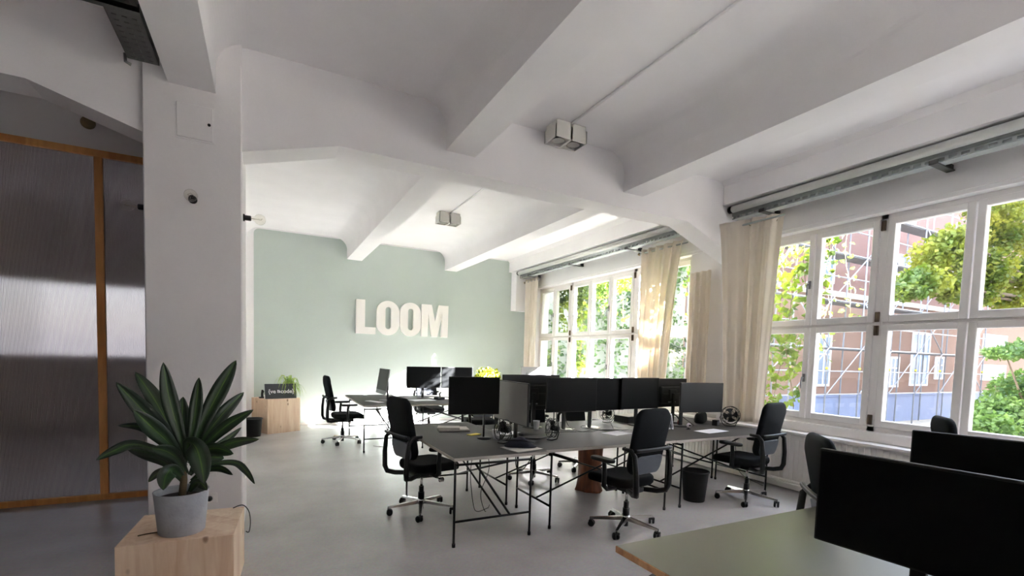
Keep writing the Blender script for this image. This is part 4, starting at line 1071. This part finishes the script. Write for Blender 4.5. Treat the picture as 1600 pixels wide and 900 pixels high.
for pts, wpx, dy, roll in LV:
    n = len(pts); W = []
    for i, p in enumerate(pts):
        u = i/(n-1); W.append(at_y(p[0], p[1], PB.y+dy*u**1.2)-PB)
    W[0] = Vector((W[0].x, 0.0, W[0].z))
    out = []
    for i in range(n-1):
        a = W[max(0, i-1)]; b_ = W[i]; c = W[i+1]; d = W[min(n-1, i+2)]
        for k in range(6):
            s = k/6; out.append(0.5*((2*b_)+(c-a)*s+(2*a-5*b_+4*c-d)*s*s+(3*b_-a-3*c+d)*s**3))
    out.append(W[-1]); N = len(out)
    b = MB(); uvl = b.bm.loops.layers.uv.new('UVMap'); prev = None
    for i, p in enumerate(out):
        u = i/(N-1)
        tan = (out[min(i+1, N-1)]-out[max(i-1, 0)]).normalized()
        view = Vector((0.15, -1, -0.3+roll*0.3)).normalized()
        side = tan.cross(view)
        if side.length < 1e-4: side = tan.orthogonal()
        side.normalize(); side.rotate(Matrix.Rotation(roll*0.8, 3, tan)); nrm = side.cross(tan)
        ww = wpx/PPM/2*0.98*(0.26+0.74*math.sin(min(1, u*1.35)*PI/2)**1.3)*(1-max(0, (u-0.55)/0.45)**2.2)+0.0012
        row = []
        for j in range(5):
            c = (j-2)/2
            row.append((b.bm.verts.new(p+side*ww*c+nrm*(abs(c)*0.32*ww)), (0.5+c*0.5, u)))
        if prev:
            for j in range(4):
                f = b.bm.faces.new((prev[j][0], prev[j+1][0], row[j+1][0], row[j][0])); f.smooth = True
                for lp, q in zip(f.loops, (prev[j], prev[j+1], row[j+1], row[j])): lp[uvl].uv = q[1]
        prev = row
    o = b.build('leaf', M['leaf'], t)
    md = o.modifiers.new('thickness', 'SOLIDIFY'); md.thickness = 0.0025
# cables on the box
zc = BZT+0.004
cable('thin brown cable lying on the foreground box left of the pot', [(-0.69, 3.55, zc), (-0.645, 3.57, zc), (-0.58, 3.585, zc), (-0.55, 3.63, zc), (-0.56, 3.75, zc)], 0.0035, 'stem', 'cables on the box')
cable('dark cable dropping over the right edge of the foreground box', [(-0.21, 3.93, zc), (-0.15, 3.94, zc+0.012), (-0.11, 3.9, 0.40), (-0.098, 3.86, 0.33), (-0.105, 3.80, 0.28), (-0.125, 3.80, 0.285)], 0.0035, 'cable', 'cables on the box')

# black stool peeking under the foreground desk edge
p = at_z(1029, 900, 0.60)
t = thing('stool', 'round black stool peeping out at the bottom below the plywood desk edge', 'stool', (p.x-0.02, p.y-0.11, 0))
b = MB(); b.lathe([(0.0001, 0.57), (0.11, 0.57), (0.125, 0.585), (0.125, 0.605), (0.11, 0.62), (0.0001, 0.625)], n=28); b.build('seat', M['blackm'], t)
for k in range(3):
    a = 2*PI*k/3+0.5; b = MB(); b.tube([(0.07*math.cos(a), 0.07*math.sin(a), 0.575), (0.15*math.cos(a), 0.15*math.sin(a), 0.0)], 0.011, 8); b.build('leg', M['steel'], t)

# ================================================================== CURTAINS
def curtain(label, top, bot, z1, z0, folds, amp, rod, rings=(), flat=0.0):
    """top, bot: (x,y) start/end points of the upper and lower edges"""
    t = thing('curtain', label, 'curtain', (0, 0, 0), 0, 'cream linen curtains')
    T0, T1 = Vector((*top[0], 0)), Vector((*top[1], 0)); B0, B1 = Vector((*bot[0], 0)), Vector((*bot[1], 0))
    cx = (T0+T1)/2; t.location = (cx.x, cx.y, z0)
    b = MB(); nu, nv = 120, 36; g = []
    side = (T1-T0).cross(Vector((0, 0, 1))).normalized()
    ph = random.uniform(0, 6)
    for j in range(nv+1):
        v = j/nv; row = []; z = z1+(z0-z1)*v
        for i in range(nu+1):
            u = i/nu
            ve = v**0.7
            p = (T0.lerp(T1, u)).lerp(B0.lerp(B1, u), ve)
            uu = u
            k = 1.0 if u > flat else 0.25
            w = amp*k*(0.75+0.25*v)*math.sin(2*PI*folds*uu+ph+0.5*math.sin(2*v+3*uu))+amp*0.25*k*math.sin(2*PI*folds*2.3*uu+1.7*v)
            row.append(b.bm.verts.new(p+side*w+Vector((0, 0, z))-t.location))
        g.append(row)
    for A, B in zip(g, g[1:]):
        for i in range(nu): b.bm.faces.new((A[i], A[i+1], B[i+1], B[i])).smooth = True
    o = b.build('curtain_fabric', M['curtain'], t)
    md = o.modifiers.new('thickness', 'SOLIDIFY'); md.thickness = 0.003
    for u in rings:
        p = T0.lerp(T1, u)+Vector((0, 0, z1-0.06))-t.location
        r = MB(); r.tube([p+side*(-amp-0.012)*0+Vector((T1-T0).normalized())*0.022*math.cos(2*PI*i/16)+Vector((0, 0, 0.022*math.sin(2*PI*i/16)))+side*(amp*0.6+0.01)*(-1) for i in range(16)], 0.004, 5, closed=True); r.build('eyelet', M['brass'], t)
def rod(label, x, y0, y1, z):
    t = thing('curtain_rod', label, 'curtain rod', (x, y1, z))
    b = MB(); b.tube([(0, y0-y1, 0), (0, 0, 0)], 0.012, 10); b.build('rod_tube', M['zinc'], t)
    b = MB(); b.lathe([(0.0001, 0.0), (0.02, 0.004), (0.026, 0.022), (0.018, 0.04), (0.0001, 0.044)], axis='y', n=14); b.build('finial', M['brass'], t)
rod('slim metal curtain rod at the top of the near curtain', 5.44, 3.66, 4.47, 3.345)
rod('slim metal curtain rod holding the middle curtain of the far windows', 5.74, 5.40, 6.45, 3.40)
rod('slim metal curtain rod in the far corner by the green wall', 5.74, 9.85, 10.56, 3.41)
curtain('cream curtain beside the near window, behind the right-hand chair', [(5.34, 4.50), (5.55, 3.74)], [(5.62, 4.50), (5.76, 4.02)], 3.405, 0.80, 4.2, 0.042, None, (0.12, 0.5, 0.86), 0.42)
curtain('cream curtain hanging in the middle of the far windows', [(5.74, 6.38), (5.74, 5.46)], [(5.76, 6.36), (5.76, 5.78)], 3.46, 0.80, 5.0, 0.045, None, (0.1, 0.55), 0.0)
curtain('cream curtain in the corner between the green wall and the far window', [(5.74, 10.56), (5.74, 9.92)], [(5.76, 10.56), (5.76, 10.0)], 3.47, 0.80, 4.0, 0.045, None, (0.3, ), 0.0)
curtain('narrow cream curtain behind the near curtain, past the girder end', [(5.80, 5.36), (5.80, 4.98)], [(5.80, 5.36), (5.80, 4.95)], 2.93, 0.80, 3.0, 0.035, None, (), 0.0)

# ================================================================== OUTSIDE
GZ = -1.2
b = MB(); b.box(6.35, 70, -40, 60, GZ-0.2, GZ); b.box(-60, 6.35, -60, -4.45, GZ-0.2, GZ); tag(b.build('courtyard_ground', M['ground']), kind='structure')
FY = 13.2
bld = thing('apartment_building', 'apricot rendered house wing across the courtyard behind the scaffolding', 'building', (24, FY, GZ))
def bloc(p): return (p[0]-24, p[1]-FY, p[2]-GZ)
b = MB(); b.box(6.4-24, 62-24, 0, 8, 0, 6.1); b.build('lower_wall', M['facade'], bld)
b = MB(); b.box(6.4-24, 62-24, 0, 8, 6.1, 15); b.build('upper_wall', M['brick'], bld)
b = MB(); b.box(6.4-24, 62-24, -0.12, 0.0, 6.0, 6.25); b.build('string_course', M['offwall'], bld)
def hwin(px0, px1, py0, py1):
    a = at_y(px0, py0, FY); c = at_y(px1, py1, FY)
    x0, x1 = a.x-24, c.x-24; z1, z0 = a.z-GZ, c.z-GZ
    f = MB(); e = 0.10
    f.box(x0-e, x1+e, -0.06, 0.02, z0-e, z0); f.box(x0-e, x1+e, -0.06, 0.02, z1, z1+e); f.box(x0-e, x0, -0.06, 0.02, z0, z1); f.box(x1, x1+e, -0.06, 0.02, z0, z1)
    f.box((x0+x1)/2-0.04, (x0+x1)/2+0.04, -0.05, 0.02, z0, z1); f.box(x0, x1, -0.05, 0.02, z0+(z1-z0)*0.62, z0+(z1-z0)*0.62+0.07)
    fo = f.build('house_window', M['frame'], bld)
    g = MB(); g.box(x0, x1, -0.02, -0.005, z0, z1); g.build('house_pane', M['winblue'], fo)
for w in ((1427, 1446, 522, 600), (1280, 1292, 526, 600), (1392, 1400, 560, 602), (1462, 1470, 560, 590), (1537, 1570, 524, 546), (1534, 1568, 572, 592), (1290, 1300, 395, 440), (1405, 1420, 400, 465), (1560, 1590, 420, 460), (1410, 1428, 300, 350)): hwin(*w)
b = MB(); b.box(20-24, 46-24, -0.42, 0, 0.0, 1.35); b.box(20-24, 46-24, -0.47, 0, 1.35, 1.42); b.build('terrace_parapet', M['tarp'], bld)
# unseen block added to keep the sun off the near windows and apricot wing
t = thing('sun_blocker', 'unseen rendered block added beyond the right edge of the view to shade the near windows', 'building', (20, -5.8, GZ))
b = MB(); b.box(-9.0, 9.3, -1.1, 1.2, 0, 12.0); b.box(9.3, 62, -1.1, 1.2, 0, 34); b.build('blocker_wall', M['offwall'], t)
b = MB(); b.prism([(-1.3, 12.0), (1.4, 12.0), (0.0, 12.15)], lambda u, v, w: Vector((w, u, v)), -9.1, 9.3); b.build('blocker_top', M['brick'], t)
# scaffolding in front of the apricot wing
SY = 11.9
sc = thing('scaffolding', 'pale metal tube scaffolding standing in front of the apricot house', 'scaffolding', (20, SY, GZ))
def sp(x, y, z): return (x-20, y-SY, z-GZ)
xs = [13.6+2.5*i for i in range(10)]
lv = [0.35, 2.35, 4.35, 6.35, 8.35]
for x in xs:
    for yy in (SY, SY+0.75):
        b = MB(); b.tube([sp(x, yy, GZ), sp(x, yy, 9.6)], 0.034, 8); so = b.build('standard', M['scaff'], sc)
        if yy == SY:
            c = MB(); c.tube([sp(x, yy, 1.42), sp(x, yy, 1.52)], 0.05, 8); c.build('coupler', M['yellow'], so)
for z in lv:
    for dz in (0.0, 1.0):
        b = MB(); b.tube([sp(xs[0]-0.3, SY, z+dz), sp(xs[-1]+0.3, SY, z+dz)], 0.027, 8); b.build('ledger', M['scaff'], sc)
for z in lv[1:]:
    for i in range(len(xs)-1):
        b = MB(); b.box(xs[i]-20+0.02, xs[i+1]-20-0.02, 0.05, 0.72, z-GZ-0.06, z-GZ); b.build('deck', M['deckw'], sc)
for i, z in enumerate(lv[:-1]):
    for k in range(0, len(xs)-1, 2):
        a, c = (k, k+1) if i % 2 == 0 else (k+1, k)
        if c >= len(xs) or a >= len(xs): continue
        b = MB(); b.tube([sp(xs[a], SY-0.05, z), sp(xs[c], SY-0.05, z+2.0)], 0.024, 8); b.build('brace', M['scaff'], sc)
        b = MB(); b.tube([sp(xs[c] if c > a else xs[c], SY-0.05, z), sp(xs[a]+2*(xs[c]-xs[a]) if a < c and c+1 < len(xs) else xs[a], SY-0.05, z+2.0)], 0.024, 8); b.build('brace', M['scaff'], sc)

# leafy things
def ellip(b, c, r, n, size, m=None, shell=0.45):
    for _ in range(n):
        a, cc, rr = random.uniform(0, 2*PI), random.uniform(-1, 1), random.random()**shell
        s = math.sqrt(1-cc*cc)
        b.leafquad((c[0]+r[0]*rr*s*math.cos(a), c[1]+r[1]*rr*s*math.sin(a), c[2]+r[2]*rr*cc), size*random.uniform(0.7, 1.3), m)
# maple on the right
TY = 5.2
tb = Vector((25.5, 6.0, GZ))
t = thing('maple_tree', 'yellow-green tree whose branches hang across the right-hand windows', 'tree', tb)
b = MB(); b.tube([(0, 0, 0), (0.05, 0, 2.0), (-0.1, 0.1, 4.0), (-0.5, 0.2, 6.0), (-1.2, 0.3, 8.0)], [0.22, 0.18, 0.15, 0.11, 0.05], 10)
b.build('trunk', M['bark'], t)
b = MB(); br = MB()
for px, py, rx, rz, n in ((1440, 440, 0.55, 0.35, 500), (1475, 400, 0.7, 0.55, 900), (1420, 455, 0.35, 0.22, 220), (1490, 450, 0.45, 0.4, 500), (1545, 420, 0.6, 0.6, 900), (1575, 360, 0.9, 0.7, 1200), (1600, 430, 0.7, 0.6, 900), (1530, 460, 0.45, 0.3, 350), (1650, 380, 1.0, 1.0, 1200), (1560, 320, 0.8, 0.5, 700), (1500, 370, 0.5, 0.3, 300), (1575, 470, 0.5, 0.3, 350)):
    c = at_y(px, py, TY+0.5+0.5*random.random())-tb
    ellip(b, c, (rx*1.3, rx, rz), int(n*1.9), 0.115)
    br.tube([Vector((-0.3, 0.1, 4.6)), Vector((-0.3, 0.1, 4.6)).lerp(c, 0.5)+Vector((0, 0, 0.3)), c], [0.07, 0.04, 0.015], 6)
b.build('foliage', M['tree'], t); br.build('branches', M['bark'], t)
sh = Vector((14.5, 3.5, GZ))
t = thing('garden_shrub', 'green shrub filling the lower right-hand window pane', 'shrub', sh)
b = MB(); br = MB()
for px, py, rx, rz, n in ((1560, 640, 0.6, 0.35, 600), (1600, 610, 0.7, 0.5, 900), (1545, 665, 0.5, 0.3, 450), (1650, 640, 0.9, 0.8, 1000), (1600, 680, 0.9, 0.5, 900), (1570, 550, 0.45, 0.16, 260), (1600, 545, 0.4, 0.2, 250)):
    c = at_y(px, py, 3.3+0.4*random.random())-sh
    ellip(b, c, (rx*0.9, rx*0.75, rz*0.8), int(n*1.8), 0.08)
    br.tube([Vector((0, 0, 0)), Vector((0, 0, 0)).lerp(c, 0.5)+Vector((0, 0, 0.2)), c], [0.05, 0.03, 0.01], 6)
b.build('foliage', M['bush'], t); br.build('branches', M['bark'], t)
rl = at_y(1597, 462, 8.0)
t = thing('red_leaf_shrub', 'reddish leaved shrub at the right edge of the upper right pane', 'shrub', (rl.x+1.5, 8.0, GZ))
b = MB(); c = rl-t.location
ellip(b, (c.x, 0, c.z), (0.8, 0.8, 0.7), 600, 0.2); ellip(b, (c.x+1.2, 0, c.z+0.2), (1.2, 1, 0.9), 600, 0.2); b.build('foliage', M['redleaf'], t)
b = MB(); b.tube([(0, 0, 0), (0.1, 0, 2.2), (c.x+0.9, 0, c.z)], [0.08, 0.06, 0.02], 8); b.build('trunk', M['bark'], t)
# garden wall closing the court behind the far windows, with ivy all over
t = thing('garden_wall', 'grey rendered wall overgrown with ivy behind the far windows', 'wall', (10.2, 12.4, GZ))
b = MB(); b.box(-3.8, 2.9, -0.1, 0.1, 0, 7.6); b.build('wall_face', M['facadeg'], t)
b = MB(); b.box(-3.85, 2.95, -0.14, 0.14, 7.6, 7.7); b.build('coping', M['offwall'], t)
t = thing('wall_ivy', 'dark ivy covering the grey wall behind the far windows', 'ivy', (10.2, 12.25, GZ))
b = MB()
for _ in range(5200):
    x = random.uniform(-3.8, 2.9); z = random.uniform(0.1, 7.6)
    if math.sin(x*2.3+z*0.8)+math.sin(z*1.7-x*1.1)+random.uniform(-1, 1) > -0.5:
        b.leafquad((x, random.uniform(-0.22, -0.02), z), random.uniform(0.10, 0.2))
b.build('foliage', M['ivyd'], t)
# hanging vines just outside the windows
def vine(label, x, y0, y1, ztop, strands, seed, canopy=0.0):
    random.seed(seed)
    t = thing('hanging_vine', label, 'vine', (x, (y0+y1)/2, ztop), 0, 'vines outside the windows')
    b = MB(); s = MB(); yc = (y0+y1)/2
    for y, L, dens in strands:
        pts = [Vector((random.uniform(-0.03, 0.12), y-yc, 0.25))]
        n = max(3, int(L/0.22))
        for k in range(n): 
            q = pts[-1]+Vector((random.uniform(-0.05, 0.05), random.uniform(-0.06, 0.06), -L/n)); pts.append(q)
        s.tube(pts, 0.005, 5)
        for k in range(int(L*dens)):
            u = random.random(); i = min(len(pts)-2, int(u*(len(pts)-1))); q = pts[i].lerp(pts[i+1], random.random())
            b.leafquad(q+Vector((random.uniform(-0.12, 0.12), random.uniform(-0.14, 0.14), 0.05)), random.uniform(0.07, 0.14))
    for _ in range(int(canopy*(y1-y0)*520)):
        b.leafquad(Vector((random.uniform(-0.10, 0.16), random.uniform(y0-yc+0.12, y1-yc-0.12), 0.30-canopy*random.random()**1.3)), random.uniform(0.07, 0.13))
    b.build('foliage', M['ivy'], t); s.build('stems', M['stem'], t)
vine('bright vine hanging over the leftmost far window sashes', 6.55, 8.95, 10.4, 3.3, [(10.3, 2.3, 60), (10.1, 1.6, 60), (9.75, 0.5, 70), (9.5, 2.0, 40), (9.28, 2.4, 70), (9.2, 2.2, 60)], 3, 0.8)
vine('vine with bare strands hanging over the middle far window', 6.55, 6.9, 8.9, 3.3, [(8.62, 0.7, 80), (8.5, 0.75, 90), (8.4, 1.0, 22), (8.2, 0.6, 80), (8.0, 0.5, 90), (7.85, 1.3, 12), (7.7, 0.7, 60), (7.45, 0.5, 90), (7.2, 0.45, 90), (7.05, 2.6, 16), (7.0, 0.6, 60)], 4, 0.6)
vine('bright vine hanging right of the middle far curtain', 6.6, 5.2, 6.2, 3.3, [(6.1, 0.8, 80), (5.95, 1.3, 70), (5.8, 0.9, 90), (5.65, 1.4, 60), (5.5, 0.8, 80), (5.35, 1.2, 60)], 5, 0.85)
vine('bright yellow-green vine just right of the near curtain', 6.7, 3.5, 5.0, 3.4, [(4.9, 2.9, 60), (4.7, 2.9, 70), (4.5, 3.0, 70), (4.35, 2.7, 60), (4.2, 2.2, 50), (4.05, 1.2, 50), (3.9, 0.5, 40)], 6)
vine('thin vine strands hanging in front of the apricot house', 9.5, 4.5, 6.2, 4.6, [(5.2, 2.4, 16), (5.5, 3.2, 14), (5.75, 2.0, 20)], 8)

# ================================================================== LIGHT
w = bpy.data.worlds.new('sky'); S.world = w; w.use_nodes = True
nt = w.node_tree; bg = nt.nodes['Background']
sky = nt.nodes.new('ShaderNodeTexSky'); sky.sky_type = 'NISHITA'; sky.sun_disc = False
sky.sun_elevation = math.radians(32); sky.sun_rotation = math.radians(120); sky.air_density = 1.0; sky.dust_density = 2.0; sky.ozone_density = 1.0
mx = nt.nodes.new('ShaderNodeMix'); mx.data_type = 'RGBA'; mx.inputs['Factor'].default_value = 0.55
mx.inputs['B'].default_value = (7.6, 8.4, 10.8, 1)
nt.links.new(sky.outputs['Color'], mx.inputs['A']); nt.links.new(mx.outputs['Result'], bg.inputs['Color'])
bg.inputs['Strength'].default_value = 0.45
sun = bpy.data.lights.new('sun', 'SUN'); sun.energy = 190.0; sun.angle = math.radians(0.6); sun.color = (1.0, 0.955, 0.97)
so = bpy.data.objects.new('sun', sun); COL.objects.link(so)
so.rotation_euler = Vector((-1.9, 1.3, -1.13)).to_track_quat('-Z', 'Y').to_euler()
